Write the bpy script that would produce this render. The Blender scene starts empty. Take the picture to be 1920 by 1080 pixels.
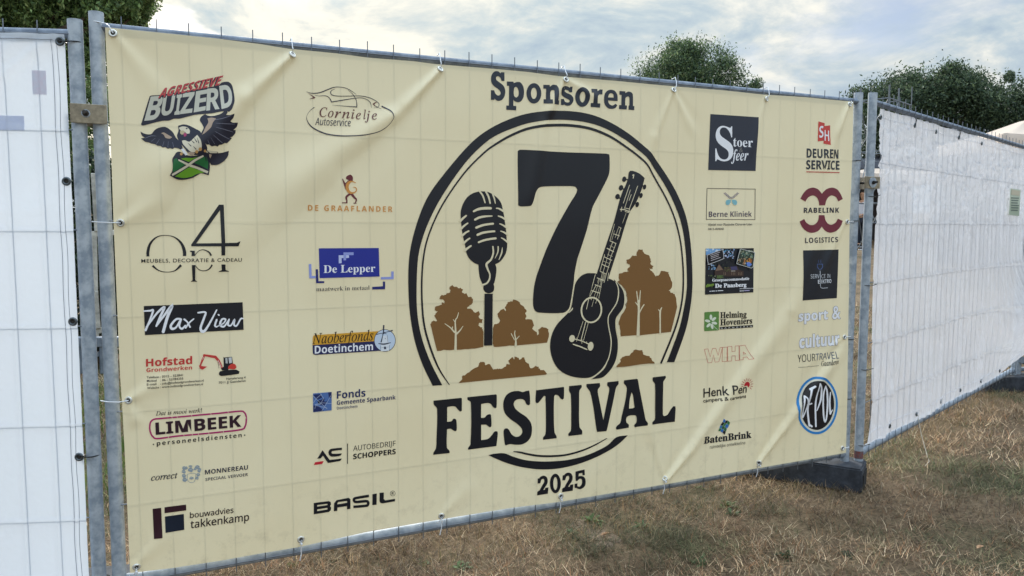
import bpy, bmesh, math, random
import numpy as np
from mathutils import Vector, Matrix, geometry
random.seed(7); RNG = np.random.default_rng(7)
S = bpy.context.scene
COL = S.collection
# ------------------------------------------------------------------ camera
F_PX = 1453.2
CAM = np.array([0.022, -2.898, 1.4107])
YAW, PIT, ROL = 0.45, -0.0831, 0.0017
_fw = np.array([math.sin(YAW)*math.cos(PIT), math.cos(YAW)*math.cos(PIT), math.sin(PIT)])
_r = np.array([math.cos(YAW), -math.sin(YAW), 0.0]); _u = np.cross(_r, _fw)
_R = _r*math.cos(ROL)+_u*math.sin(ROL); _U = -_r*math.sin(ROL)+_u*math.cos(ROL)
cd = bpy.data.cameras.new('camera'); cam = bpy.data.objects.new('camera', cd); COL.objects.link(cam)
M = Matrix(((_R[0], _U[0], -_fw[0], CAM[0]), (_R[1], _U[1], -_fw[1], CAM[1]), (_R[2], _U[2], -_fw[2], CAM[2]), (0, 0, 0, 1)))
cam.matrix_world = M
cd.sensor_width = 36.0; cd.lens = 36.0*F_PX/1920.0; cd.clip_start = 0.05; cd.clip_end = 2000.0
S.camera = cam
# ------------------------------------------------------------------ world, sun, exposure
SUN_AZ, SUN_EL = math.radians(10), math.radians(27)      # azimuth from +y towards +x, behind the fence
OFX, OFY = 30.4, -7.3
w = bpy.data.worlds.new('World'); S.world = w; w.use_nodes = True
nt = w.node_tree; nt.nodes.clear()
def N(t, **k):
    n = nt.nodes.new(t)
    for a, b in k.items():
        if a.startswith('i_'): n.inputs[int(a[2:])].default_value = b
        else: setattr(n, a, b)
    return n
def L(a, b): nt.links.new(a, b)
out = N('ShaderNodeOutputWorld'); bg = N('ShaderNodeBackground')
sky = N('ShaderNodeTexSky'); sky.sky_type = 'NISHITA'; sky.sun_disc = False
sky.sun_elevation = SUN_EL; sky.sun_rotation = SUN_AZ; sky.dust_density = 1.5
skm = N('ShaderNodeMix', data_type='RGBA', blend_type='MULTIPLY'); skm.inputs[0].default_value = 1.0
skm.inputs[7].default_value = (0.075, 0.075, 0.08, 1)
L(sky.outputs[0], skm.inputs[6])
tc = N('ShaderNodeTexCoord'); sep = N('ShaderNodeSeparateXYZ'); L(tc.outputs['Generated'], sep.inputs[0])
zz = N('ShaderNodeMath', operation='MAXIMUM', i_1=0.0); L(sep.outputs[2], zz.inputs[0])
zp = N('ShaderNodeMath', operation='ADD', i_1=0.26); L(zz.outputs[0], zp.inputs[0])
dx = N('ShaderNodeMath', operation='DIVIDE'); L(sep.outputs[0], dx.inputs[0]); L(zp.outputs[0], dx.inputs[1])
dy = N('ShaderNodeMath', operation='DIVIDE'); L(sep.outputs[1], dy.inputs[0]); L(zp.outputs[0], dy.inputs[1])
cmb = N('ShaderNodeCombineXYZ'); L(dx.outputs[0], cmb.inputs[0]); L(dy.outputs[0], cmb.inputs[1])
def noise(scale, detail, rough, off, dist=0.0):
    mp = N('ShaderNodeMapping'); mp.inputs[1].default_value = off; L(cmb.outputs[0], mp.inputs[0])
    n = N('ShaderNodeTexNoise'); n.inputs['Scale'].default_value = scale; n.inputs['Detail'].default_value = detail
    n.inputs['Roughness'].default_value = rough; n.inputs['Distortion'].default_value = dist
    L(mp.outputs[0], n.inputs['Vector']); return n
def ramp(src, stops):
    r = N('ShaderNodeValToRGB'); e = r.color_ramp.elements
    e[0].position, e[0].color = stops[0][0], stops[0][1]; e[1].position, e[1].color = stops[-1][0], stops[-1][1]
    for p, c in stops[1:-1]:
        x = e.new(p); x.color = c
    L(src, r.inputs[0]); return r
n1 = noise(0.62, 7, 0.60, (5.1, 3.4, 0), 0.25)
cover = ramp(n1.outputs[0], [(0.36, (0, 0, 0, 1)), (0.47, (1, 1, 1, 1))])
n2 = noise(2.3, 10, 0.62, (OFX, OFY, 0), 0.35)
# cloud colour from grey-blue undersides to cream where thin
sd = Vector((math.sin(SUN_AZ)*math.cos(SUN_EL), math.cos(SUN_AZ)*math.cos(SUN_EL), math.sin(SUN_EL)))
dt = N('ShaderNodeVectorMath', operation='DOT_PRODUCT'); L(tc.outputs['Generated'], dt.inputs[0]); dt.inputs[1].default_value = sd
bias = N('ShaderNodeMapRange'); bias.inputs[1].default_value = .86; bias.inputs[2].default_value = .975; bias.inputs[3].default_value = 0.0; bias.inputs[4].default_value = .06
L(dt.outputs['Value'], bias.inputs[0])
nb_ = N('ShaderNodeMath', operation='ADD'); L(n2.outputs[0], nb_.inputs[0]); L(bias.outputs[0], nb_.inputs[1])   # thin cloud near the sun lights up
ccol = ramp(nb_.outputs[0], [(0.38, (0.33, 0.42, 0.52, 1)), (0.48, (0.45, 0.53, 0.58, 1)), (0.54, (0.58, 0.62, 0.62, 1)), (0.60, (0.74, 0.74, 0.69, 1)), (0.68, (0.86, 0.83, 0.73, 1))])
# glow of the hidden sun through the cloud
gl = ramp(dt.outputs['Value'], [(0.80, (1.0, 1.0, 1.0, 1)), (0.92, (1.06, 1.05, 1.02, 1)), (0.975, (1.12, 1.09, 1.03, 1)), (1.0, (2.2, 2.0, 1.8, 1))])
cm = N('ShaderNodeMix', data_type='RGBA', blend_type='MULTIPLY'); cm.inputs[0].default_value = 1.0
L(ccol.outputs[0], cm.inputs[6]); L(gl.outputs[0], cm.inputs[7])
# an overcast sky is about three times as bright overhead as at the horizon
ov = ramp(zz.outputs[0], [(0.0, (0.82, 0.82, 0.82, 1)), (0.33, (0.90, 0.90, 0.90, 1)), (1.0, (3.3, 3.45, 3.7, 1))])
cm2 = N('ShaderNodeMix', data_type='RGBA', blend_type='MULTIPLY'); cm2.inputs[0].default_value = 1.0
L(cm.outputs[2], cm2.inputs[6]); L(ov.outputs[0], cm2.inputs[7]); cm = cm2
mx = N('ShaderNodeMix', data_type='RGBA'); L(cover.outputs[0], mx.inputs[0]); L(skm.outputs[2], mx.inputs[6]); L(cm.outputs[2], mx.inputs[7])
L(mx.outputs[2], bg.inputs[0]); bg.inputs[1].default_value = 1.0; L(bg.outputs[0], out.inputs[0])
sl = bpy.data.lights.new('sun', 'SUN'); sl.energy = 2.2; sl.angle = math.radians(12); sl.color = (1.0, 0.93, 0.82)
so = bpy.data.objects.new('sun', sl); COL.objects.link(so)
so.rotation_euler = Vector(sd).to_track_quat('Z', 'Y').to_euler()
S.view_settings.view_transform = 'Standard'; S.view_settings.look = 'None'; S.view_settings.gamma = 1.0
S.view_settings.use_curve_mapping = False; S.view_settings.exposure = 0.52
S.render.engine = 'CYCLES'; S.cycles.max_bounces = 6; S.cycles.transparent_max_bounces = 16

# ------------------------------------------------------------------ helpers
def ray(x, y): return _fw + _R*(x-960)/F_PX - _U*(y-540)/F_PX
BY = -0.009                                   # plane in which the banner hangs, just before the wires
def uv(x, y, Y=BY):
    d = ray(x, y); t = (Y-CAM[1])/d[1]; p = CAM+d*t; return (p[0], p[2])
def at(x, y, D):                              # point at horizontal distance D in the direction of (x, y)
    d = ray(x, y); return CAM + d*D/math.hypot(d[0], d[1])
def srgb(r, g, b):
    f = lambda c: c/12.92 if c <= 0.04045 else ((c+0.055)/1.055)**2.4
    return (f(r/255), f(g/255), f(b/255), 1.0)
_mats = {}
def mat(name, col, rough=0.6, metal=0.0, spec=0.5, noise_amt=0.0, noise_scale=20.0, bump=0.0, bscale=60.0, trans=0.0, col2=None, coat=0.0):
    m = bpy.data.materials.new(name); m.use_nodes = True; t = m.node_tree; p = t.nodes['Principled BSDF']
    p.inputs['Base Color'].default_value = col; p.inputs['Roughness'].default_value = rough
    p.inputs['Metallic'].default_value = metal; p.inputs['Specular IOR Level'].default_value = spec
    p.inputs['Coat Weight'].default_value = coat
    tcn = t.nodes.new('ShaderNodeTexCoord')
    if noise_amt or col2:
        nz = t.nodes.new('ShaderNodeTexNoise'); nz.inputs['Scale'].default_value = noise_scale; nz.inputs['Detail'].default_value = 6
        nz.inputs['Roughness'].default_value = 0.62
        t.links.new(tcn.outputs['Object'], nz.inputs['Vector'])
        r = t.nodes.new('ShaderNodeValToRGB'); t.links.new(nz.outputs[0], r.inputs[0])
        c2 = col2 or tuple(c*(1-noise_amt) for c in col[:3])+(1,)
        r.color_ramp.elements[0].position = 0.38; r.color_ramp.elements[0].color = c2
        r.color_ramp.elements[1].position = 0.62; r.color_ramp.elements[1].color = col
        t.links.new(r.outputs[0], p.inputs['Base Color'])
    if bump:
        nb = t.nodes.new('ShaderNodeTexNoise'); nb.inputs['Scale'].default_value = bscale; nb.inputs['Detail'].default_value = 5
        t.links.new(tcn.outputs['Object'], nb.inputs['Vector'])
        b = t.nodes.new('ShaderNodeBump'); b.inputs['Strength'].default_value = 1.0; b.inputs['Distance'].default_value = bump
        t.links.new(nb.outputs[0], b.inputs['Height']); t.links.new(b.outputs[0], p.inputs['Normal'])
    if trans:
        tr = t.nodes.new('ShaderNodeBsdfTranslucent'); tr.inputs[0].default_value = col
        ms = t.nodes.new('ShaderNodeMixShader'); ms.inputs[0].default_value = trans
        o = t.nodes['Material Output']
        t.links.new(p.outputs[0], ms.inputs[1]); t.links.new(tr.outputs[0], ms.inputs[2]); t.links.new(ms.outputs[0], o.inputs[0])
    return m
def mesh(name, V, Fc, m=None, parent=None, smooth=False, loc=None):
    me = bpy.data.meshes.new(name); me.from_pydata([tuple(v) for v in V], [], [tuple(f) for f in Fc]); me.update()
    if smooth: me.polygons.foreach_set('use_smooth', [True]*len(me.polygons))
    return link(name, me, m, parent, loc)
def link(name, me, m=None, parent=None, loc=None):
    o = bpy.data.objects.new(name, me); COL.objects.link(o)
    if m is not None and len(me.materials) == 0:
        for q in (m if isinstance(m, (list, tuple)) else [m]): me.materials.append(q)
    if parent: o.parent = parent
    if loc is not None: o.location = loc
    return o
def tag(o, label=None, cat=None, group=None, kind=None):
    if label: o['label'] = label
    if cat: o['category'] = cat
    if group: o['group'] = group
    if kind: o['kind'] = kind
    return o
def empty(name, loc=(0, 0, 0), rz=0.0):
    o = bpy.data.objects.new(name, None); COL.objects.link(o); o.location = loc; o.rotation_euler = (0, 0, rz)
    o.empty_display_size = 0.1; return o
class B:                                       # small mesh builder
    def __init__(s): s.V = []; s.F = []
    def box(s, c, d, rot=None):
        n = len(s.V)
        for i in (-1, 1):
            for j in (-1, 1):
                for k in (-1, 1):
                    v = Vector((i*d[0]/2, j*d[1]/2, k*d[2]/2))
                    if rot is not None: v = rot @ v
                    s.V.append(v+Vector(c))
        for f in ((0, 1, 3, 2), (4, 6, 7, 5), (0, 4, 5, 1), (2, 3, 7, 6), (0, 2, 6, 4), (1, 5, 7, 3)): s.F.append([n+q for q in f])
        return s
    def tube(s, pts, r, seg=8, cap=True):
        pts = [Vector(p) for p in pts]; rs = r if isinstance(r, (list, tuple)) else [r]*len(pts)
        n0 = len(s.V); ref = Vector((0, 0, 1))
        for i, p in enumerate(pts):
            d = (pts[min(i+1, len(pts)-1)]-pts[max(i-1, 0)]).normalized()
            a = d.cross(ref)
            if a.length < 0.05: a = d.cross(Vector((1, 0, 0)))
            a.normalize(); b = d.cross(a)
            for k in range(seg):
                t = 2*math.pi*k/seg; s.V.append(p+(a*math.cos(t)+b*math.sin(t))*rs[i])
        for i in range(len(pts)-1):
            for k in range(seg):
                a = n0+i*seg+k; b = n0+i*seg+(k+1) % seg
                s.F.append([a, b, b+seg, a+seg])
        if cap:                                    # caps have vertices of their own, so the side stays smoothly shaded
            e = n0+(len(pts)-1)*seg
            for q0, fl in ((n0, False), (e, True)):
                k0 = len(s.V); s.V += [s.V[q0+k].copy() for k in range(seg)]; f = [k0+k for k in range(seg)]; s.F.append(f[::-1] if fl else f)
        return s
    def torus(s, c, ax, R, r, seg=16, sec=6):
        ax = Vector(ax).normalized(); a = ax.orthogonal().normalized(); b = ax.cross(a); n0 = len(s.V)
        for i in range(seg):
            t = 2*math.pi*i/seg; d = a*math.cos(t)+b*math.sin(t)
            for k in range(sec):
                q = 2*math.pi*k/sec; s.V.append(Vector(c)+d*(R+r*math.cos(q))+ax*r*math.sin(q))
        for i in range(seg):
            for k in range(sec):
                s.F.append([n0+i*sec+k, n0+((i+1) % seg)*sec+k, n0+((i+1) % seg)*sec+(k+1) % sec, n0+i*sec+(k+1) % sec])
        return s
    def make(s, name, m=None, parent=None, smooth=False, loc=None): return mesh(name, s.V, s.F, m, parent, smooth, loc)
def fix_normals(o):
    bm = bmesh.new(); bm.from_mesh(o.data); bmesh.ops.recalc_face_normals(bm, faces=bm.faces); bm.to_mesh(o.data); bm.free()
def bevel(o, w, seg=2):
    bm = bmesh.new(); bm.from_mesh(o.data)
    bmesh.ops.recalc_face_normals(bm, faces=bm.faces)
    bmesh.ops.bevel(bm, geom=bm.edges[:], offset=w, segments=seg, affect='EDGES', profile=0.5)
    bm.to_mesh(o.data); bm.free()
_perm = RNG.random((256, 256))
def vnoise(x, y, seed=0):                      # smooth value noise
    x = np.asarray(x, float)+seed*17.31; y = np.asarray(y, float)+seed*7.77
    xi = np.floor(x).astype(int); yi = np.floor(y).astype(int); fx = x-xi; fy = y-yi
    fx = fx*fx*(3-2*fx); fy = fy*fy*(3-2*fy)
    g = lambda a, b: _perm[a % 256, b % 256]
    return (g(xi, yi)*(1-fx)+g(xi+1, yi)*fx)*(1-fy)+(g(xi, yi+1)*(1-fx)+g(xi+1, yi+1)*fx)*fy
def fbm(x, y, o=4, seed=0):
    s = 0; a = 0.5
    for i in range(o): s = s+a*vnoise(x*2**i, y*2**i, seed+i*3); a *= 0.5
    return s

# ------------------------------------------------------------------ materials
M_GALV = mat('galvanised_steel', srgb(184, 194, 204), rough=0.5, metal=0.3, noise_scale=26, col2=srgb(142, 155, 170), bump=0.0006, bscale=90)
M_RAIL = mat('dull_galvanised_rail', srgb(132, 144, 160), rough=0.65, metal=0.15, noise_scale=20, col2=srgb(100, 112, 130))
M_RAIL2 = mat('galvanised_rail', srgb(158, 168, 180), rough=0.6, metal=0.2, noise_scale=20, col2=srgb(124, 136, 150))
M_WIRE = mat('galvanised_wire', srgb(118, 126, 138), rough=0.45, metal=0.6)
M_ZINC = mat('yellow_zinc_plate', srgb(168, 158, 138), rough=0.33, metal=0.75, noise_scale=30, col2=srgb(130, 122, 108))
M_BOLT = mat('dark_bolt', srgb(70, 66, 64), rough=0.4, metal=0.7)
M_RUBBER = mat('recycled_rubber', srgb(62, 67, 76), rough=0.8, noise_scale=18, col2=srgb(40, 44, 52), bump=0.0025, bscale=45)
M_EYE = mat('eyelet_metal', srgb(205, 208, 212), rough=0.22, metal=0.85)
M_DEYE = mat('dull_eyelet_metal', srgb(96, 104, 110), rough=0.3, metal=0.8)
M_HOLE = mat('eyelet_hole_shade', srgb(52, 50, 46), rough=0.9)  # dark disc colour painting the shade in an eyelet opening
M_WTIE = mat('white_nylon', srgb(228, 232, 238), rough=0.35)
M_BTIE = mat('black_nylon', srgb(22, 24, 28), rough=0.35)
# ------------------------------------------------------------------ letter shapes (measured first, while the scene is still small)
_font = {}
def style(s, st):
    base = {'serif': 0x1D400, 'it': 0x1D434, 'serifit': 0x1D468, 'script': 0x1D4D0, 'light': 0x1D5A0, 'bold': 0x1D5D4, 'sansit': 0x1D608, 'boldit': 0x1D63C, 'slab': 0x1D670}.get(st)
    dig = {'serif': 0x1D7CE, 'light': 0x1D7E2, 'bold': 0x1D7EC, 'slab': 0x1D7F6}.get(st)
    if base is None: return s
    o = ''
    for c in s:
        if 'A' <= c <= 'Z': o += chr(base+ord(c)-65)
        elif c == 'h' and st == 'it': o += chr(0x210E)
        elif 'a' <= c <= 'z': o += chr(base+26+ord(c)-97)
        elif '0' <= c <= '9' and dig: o += chr(dig+ord(c)-48)
        else: o += c
    return o
_tcache = {}
def glyph_curve(s, st, off, space, shear):
    c = bpy.data.curves.new('lettering', 'FONT'); c.body = style(s, st); c.size = 1; c.offset = off; c.space_character = space; c.shear = shear
    c.resolution_u = 4; c.fill_mode = 'FRONT'
    o = bpy.data.objects.new('lettering', c); COL.objects.link(o); return o
def glyph_batch(keys):
    obs = [glyph_curve(*k) for k in keys]; dg = bpy.context.evaluated_depsgraph_get()
    for k, o in zip(keys, obs):
        me = bpy.data.meshes.new_from_object(o.evaluated_get(dg)); me.calc_loop_triangles()
        V = np.array([(v.co.x, v.co.y) for v in me.vertices]); T = [tuple(t.vertices) for t in me.loop_triangles]
        _tcache[k] = (V, T); bpy.data.meshes.remove(me)
    for o in obs:
        c = o.data; bpy.data.objects.remove(o); bpy.data.curves.remove(c)
def text_tris(s, st='plain', off=0.0, space=1.0, shear=0.0):
    key = (s, st, off, space, shear)
    if key not in _tcache: glyph_batch([key])
    return _tcache[key]
_cap = {}
def cap_h(st):
    if st not in _cap: V, T = text_tris('H', st); _cap[st] = V[:, 1].max()
    return _cap[st]
_keys = []
for st_, ls in ((('bold', 0.0, 1.0, 0.0), ('B', 'H', 'U', 'I', 'Z', 'E', 'R', 'D', 'Doetinchem', 'Fonds', 'Gemeente Spaarbank', 'SCHOPPERS', 'Hofstad', 'Grondwerken', 'LIMBEEK', 'MONNEREAU', 'SPECIAAL VERVOER', 'Berne Kliniek', 'S', 'DEUREN', 'SERVICE', 'EKTRO', 'sport', '&', 'cultuur')),
    (('bold', 0.012, 1.0, 0.0), ('B', 'U', 'I', 'Z', 'E', 'R', 'D', 'LIMBEEK')),
    (('boldit', 0.0, 1.0, 0.0), ('AGRESSIEVE', 'H')),
    (('boldit', 0.02, 1.0, 0.0), ('AGRESSIEVE',)),
    (('boldit', 0.005, 1.0, 0.0), ('AGRESSIEVE',)),
    (('it', 0.0, 1.0, 0.0), ('C', 'H', 'o', 'r', 'n', 'i', 'e', 'l', 'j', 'Naoberfonds', 'Dat is mooi werk!', 'correct', 'Gaanderen')),
    (('it', 0.006, 1.0, 0.0), ('C', 'o', 'r', 'n', 'i', 'e', 'l', 'j')),
    (('sansit', 0.0, 1.0, 0.0), ('Autoservice', 'H')),
    (('sansit', 0.002, 1.0, 0.0), ('Autoservice',)),
    (('bold', 0.0, 1.35, 0.0), ('DE GRAAFLANDER', 'personeelsdiensten')),
    (('serif', 0.0, 1.0, 0.0), ('De Lepper', 'H', 'maatwerk in metaal', 'S', 'toer', 'Groepsaccommodatie', 'De Paasberg', 'www.depaasberg.com', 'Helming', 'Hoveniers', 'BatenBrink')),
    (('serif', -0.01, 1.0, 0.0), ('maatwerk in metaal',)),
    (('it', 0.004, 1.0, 0.0), ('Naoberfonds',)),
    (('bold', -0.01, 1.0, 0.0), ('Doetinchem', 'H')),
    (('light', 0.0, 1.0, 0.0), ('AUTOBEDRIJF', 'H', 'bouwadvies', 'takkenkamp', '&', 'ruimtelijke ontwikkeling', 'SERV', 'CE', 'IN', 'YOUR', 'TRAVEL')),
    (('bold', 0.01, 1.0, 0.0), ('SCHOPPERS', 'Hofstad', 'DEUREN', 'SERVICE')),
    (('plain', 0.0, 1.12, 0.0), ('MEUBELS, DECORATIE & CADEAU',)),
    (('plain', 0.0, 1.0, 0.0), ('H', 'Telefoon', ': 0315 - 323841', 'Mobiel', ': 06 - 53784355', 'E-mail', ': info@hofstadgrondwerken.nl', 'Website', ': www.hofstadgrondwerken.nl', 'Hertelerweg 4', '7011 JJ Gaanderen', 'Kliniek voor Plastische Chirurgie Uden', '0413-404040', 'Henk Pen', 'campers & caravans')),
    (('plain', 0.008, 1.12, 0.0), ('MEUBELS, DECORATIE & CADEAU',)),
    (('plain', 0.012, 1.0, 0.0), ('Telefoon', ': 0315 - 323841', 'Mobiel', ': 06 - 53784355', 'E-mail', ': info@hofstadgrondwerken.nl', 'Website', ': www.hofstadgrondwerken.nl', 'Hertelerweg 4', '7011 JJ Gaanderen', 'Henk Pen')),
    (('it', 0.008, 1.0, 0.0), ('Dat is mooi werk!', 'Gaanderen')),
    (('it', 0.012, 1.0, 0.0), ('correct',)),
    (('bold', -0.008, 1.0, 0.0), ('SPECIAAL VERVOER',)),
    (('light', 0.014, 1.0, 0.0), ('bouwadvies', 'takkenkamp')),
    (('serifit', 0.0, 1.0, 0.0), ('feer', 'H')),
    (('bold', -0.022, 1.0, 0.0), ('Berne Kliniek',)),
    (('plain', 0.014, 1.0, 0.0), ('Kliniek voor Plastische Chirurgie Uden', '0413-404040')),
    (('serif', 0.018, 1.0, 0.0), ('Groepsaccommodatie',)),
    (('serif', 0.025, 1.0, 0.0), ('De Paasberg',)),
    (('serif', 0.01, 1.0, 0.0), ('www.depaasberg.com',)),
    (('serif', 0.014, 1.0, 0.0), ('Helming', 'Hoveniers')),
    (('bold', 0.0, 1.9, 0.0), ('GAANDEREN',)),
    (('plain', 0.016, 1.0, 0.0), ('campers & caravans',)),
    (('serif', 0.016, 1.0, 0.0), ('BatenBrink',)),
    (('light', 0.004, 1.0, 0.0), ('ruimtelijke ontwikkeling',)),
    (('bold', 0.0, 1.15, 0.0), ('RABELINK', 'LOGISTICS')),
    (('bold', 0.012, 1.15, 0.0), ('RABELINK',)),
    (('bold', 0.02, 1.0, 0.0), ('sport', '&', 'cultuur'))):
    _keys += [(s_,)+st_ for s_ in ls]
glyph_batch(_keys)
# ------------------------------------------------------------------ ground
def gz(x, y):                                  # the field rises gently away from the fence
    d = np.hypot(np.asarray(x, float)-0.0, np.asarray(y, float)+2.9)
    e = np.clip(d-6.5, 0, 60)
    return 0.040*e*e/(e+4.0) + 0.05*(fbm(np.asarray(x)*0.5, np.asarray(y)*0.5, 3, 5)-0.45)*np.clip((d-5)/6, 0, 1) + 0.022*(fbm(np.asarray(x)*2.3, np.asarray(y)*2.3, 4, 9)-0.47)
def ground_mat():
    m = bpy.data.materials.new('dry_soil_and_thatch'); m.use_nodes = True; t = m.node_tree; p = t.nodes['Principled BSDF']
    p.inputs['Roughness'].default_value = 0.95; p.inputs['Specular IOR Level'].default_value = 0.15
    tcn = t.nodes.new('ShaderNodeTexCoord')
    def nz(sc, de, ro):
        n = t.nodes.new('ShaderNodeTexNoise'); n.inputs['Scale'].default_value = sc; n.inputs['Detail'].default_value = de
        n.inputs['Roughness'].default_value = ro; t.links.new(tcn.outputs['Object'], n.inputs['Vector']); return n
    a, b = nz(1.1, 6, 0.6), nz(38, 6, 0.7)
    r1 = t.nodes.new('ShaderNodeValToRGB'); e = r1.color_ramp.elements
    e[0].position, e[0].color = 0.36, srgb(84, 82, 62); e[1].position, e[1].color = 0.66, srgb(134, 118, 96)
    x = e.new(0.48); x.color = srgb(116, 100, 82)
    t.links.new(a.outputs[0], r1.inputs[0])
    r2 = t.nodes.new('ShaderNodeValToRGB'); e = r2.color_ramp.elements
    e[0].position, e[0].color = 0.34, (0.35, 0.34, 0.33, 1); e[1].position, e[1].color = 0.66, (1.15, 1.12, 1.08, 1)
    t.links.new(b.outputs[0], r2.inputs[0])
    mm = t.nodes.new('ShaderNodeMix'); mm.data_type = 'RGBA'; mm.blend_type = 'MULTIPLY'; mm.inputs[0].default_value = 1
    t.links.new(r1.outputs[0], mm.inputs[6]); t.links.new(r2.outputs[0], mm.inputs[7]); t.links.new(mm.outputs[2], p.inputs['Base Color'])
    bp = t.nodes.new('ShaderNodeBump'); bp.inputs['Distance'].default_value = 0.012; t.links.new(b.outputs[0], bp.inputs['Height'])
    t.links.new(bp.outputs[0], p.inputs['Normal'])
    return m
def build_ground():
    radii = np.r_[np.arange(0.0, 9, 0.09), 9*1.055**np.arange(1, 85)]
    na = 220; V = []; 
    ang = np.linspace(0, 2*np.pi, na, endpoint=False)
    R_, A_ = np.meshgrid(radii[1:], ang, indexing='ij')
    X = R_*np.cos(A_)+1.5; Y = R_*np.sin(A_)-0.5
    Z = gz(X, Y)
    V = np.stack([X, Y, Z], 2).reshape(-1, 3)
    V = np.vstack([V, [[1.5, -0.5, float(gz(1.5, -0.5))]]])
    nr = len(radii)-1; Fc = []
    for i in range(nr-1):
        for k in range(na):
            k2 = (k+1) % na; Fc.append((i*na+k, (i+1)*na+k, (i+1)*na+k2, i*na+k2))
    c = len(V)-1
    for k in range(na): Fc.append((c, k, (k+1) % na))
    o = mesh('ground', V, Fc, ground_mat(), smooth=True); tag(o, 'dry trampled field of brown and straw coloured grass', kind='structure')
build_ground()

def attr_mat(name, rough=0.7, trans=0.0, spec=0.25):
    m = bpy.data.materials.new(name); m.use_nodes = True; t = m.node_tree; p = t.nodes['Principled BSDF']
    a = t.nodes.new('ShaderNodeAttribute'); a.attribute_name = 'tint'
    t.links.new(a.outputs['Color'], p.inputs['Base Color'])
    p.inputs['Roughness'].default_value = rough; p.inputs['Specular IOR Level'].default_value = spec
    if trans:
        tr = t.nodes.new('ShaderNodeBsdfTranslucent'); t.links.new(a.outputs['Color'], tr.inputs[0])
        ms = t.nodes.new('ShaderNodeMixShader'); ms.inputs[0].default_value = trans
        t.links.new(p.outputs[0], ms.inputs[1]); t.links.new(tr.outputs[0], ms.inputs[2]); t.links.new(ms.outputs[0], t.nodes['Material Output'].inputs[0])
    return m
def fast_mesh(name, V, quads, cols, m, parent=None):   # V (n,3), quads (k,4), cols per vertex (n,3)
    me = bpy.data.meshes.new(name); n, k = len(V), len(quads)
    me.vertices.add(n); me.vertices.foreach_set('co', np.ascontiguousarray(V, dtype=np.float32).ravel())
    w_ = quads.shape[1]
    me.loops.add(k*w_); me.loops.foreach_set('vertex_index', np.ascontiguousarray(quads, dtype=np.int32).ravel())
    me.polygons.add(k); me.polygons.foreach_set('loop_start', np.arange(0, k*w_, w_, dtype=np.int32))
    me.update(calc_edges=True)
    at_ = me.attributes.new('tint', 'FLOAT_COLOR', 'POINT')
    at_.data.foreach_set('color', np.c_[cols, np.ones(n)].astype(np.float32).ravel())
    return link(name, me, m, parent)
M_GRASS = attr_mat('grass_blades', 0.65, 0.25, 0.3)
def blades(name, x, y, length, width, lean, cols, label, seg=3, z0=None):
    n = len(x); z = gz(x, y)+RNG.uniform(0.0, .008, n) if z0 is None else z0
    az = RNG.uniform(0, 2*np.pi, n); d = np.stack([np.cos(az), np.sin(az), 0*az], 1)
    side = np.stack([-np.sin(az), np.cos(az), 0*az], 1)
    curl = RNG.uniform(-0.9, 0.9, n)
    V = np.zeros((n, (seg+1)*2, 3)); p = np.stack([x, y, z], 1)
    el = (np.pi/2-lean)
    for i in range(seg+1):
        t = i/seg; wd = width*(1-0.85*t)
        V[:, 2*i] = p-side*(wd/2)[:, None]; V[:, 2*i+1] = p+side*(wd/2)[:, None]
        e = el*(1-0.55*t); st = length/seg
        dirn = d*np.cos(e)[:, None]+np.array([0, 0, 1.0])*np.sin(e)[:, None]+side*(curl*t*0.8)[:, None]
        p = p+dirn*st[:, None]
    k = (seg+1)*2; base = (np.arange(n)*k)[:, None]
    q = np.concatenate([base+np.array([[2*i, 2*i+1, 2*i+3, 2*i+2]]) for i in range(seg)], 1).reshape(-1, 4)
    o = fast_mesh(name, V.reshape(-1, 3), q, np.repeat(cols, k, 0), M_GRASS)
    return tag(o, label, kind='stuff')
def pick(n, pal, wts):
    pal = np.array([srgb(*c)[:3] for c in pal]); w_ = np.array(wts, float)[:len(pal)]
    i = RNG.choice(len(pal), n, p=w_/w_.sum()); c = pal[i]*RNG.uniform(0.5, 1.45, (n, 1)); return c
# dry grass: density thins out with distance
n = 520000
rr = 2.3*np.exp(RNG.uniform(0, math.log(13/2.3), n)); aa = RNG.uniform(math.radians(-8), math.radians(76), n)
gx = CAM[0]+rr*np.sin(aa); gy = CAM[1]+rr*np.cos(aa)
tc_ = 34000                                    # part of the turf stands in tufts that share a tone
tr0 = 2.3*np.exp(RNG.uniform(0, math.log(13/2.3), tc_)); ta = RNG.uniform(math.radians(-8), math.radians(76), tc_); tx = CAM[0]+tr0*np.sin(ta); ty = CAM[1]+tr0*np.cos(ta)
tt_ = RNG.uniform(.45, 1.45, tc_); ti = RNG.integers(0, tc_, n); intuft = RNG.random(n) < .62; sg_ = .010*np.clip(tr0[ti]/3, 1, 6)
gx = np.where(intuft, tx[ti]+RNG.normal(0, 1, n)*sg_, gx); gy = np.where(intuft, ty[ti]+RNG.normal(0, 1, n)*sg_, gy); rr = np.hypot(gx-CAM[0], gy-CAM[1]); tone = np.where(intuft, tt_[ti], 1.0)
patch = fbm(gx*1.3, gy*1.3, 4, 21); fine = fbm(gx*5, gy*5, 3, 33)
keep = RNG.random(n) < np.clip(0.45+1.3*(fine-0.35), 0.25, 1.0); gx, gy, rr, patch, tone = gx[keep], gy[keep], rr[keep], patch[keep], tone[keep]; n = len(gx)
dry = pick(n, [(182, 162, 134), (156, 134, 108), (120, 98, 78), (80, 66, 56), (200, 184, 158), (104, 96, 70), (140, 102, 72)], [1.6, 3.0, 3.4, 2.6, 0.5, 1.6, 1.2])
grn = pick(n, [(86, 92, 64), (70, 80, 54), (104, 102, 74), (132, 122, 96)], [2, 1.5, 2, 1.5])
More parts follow.
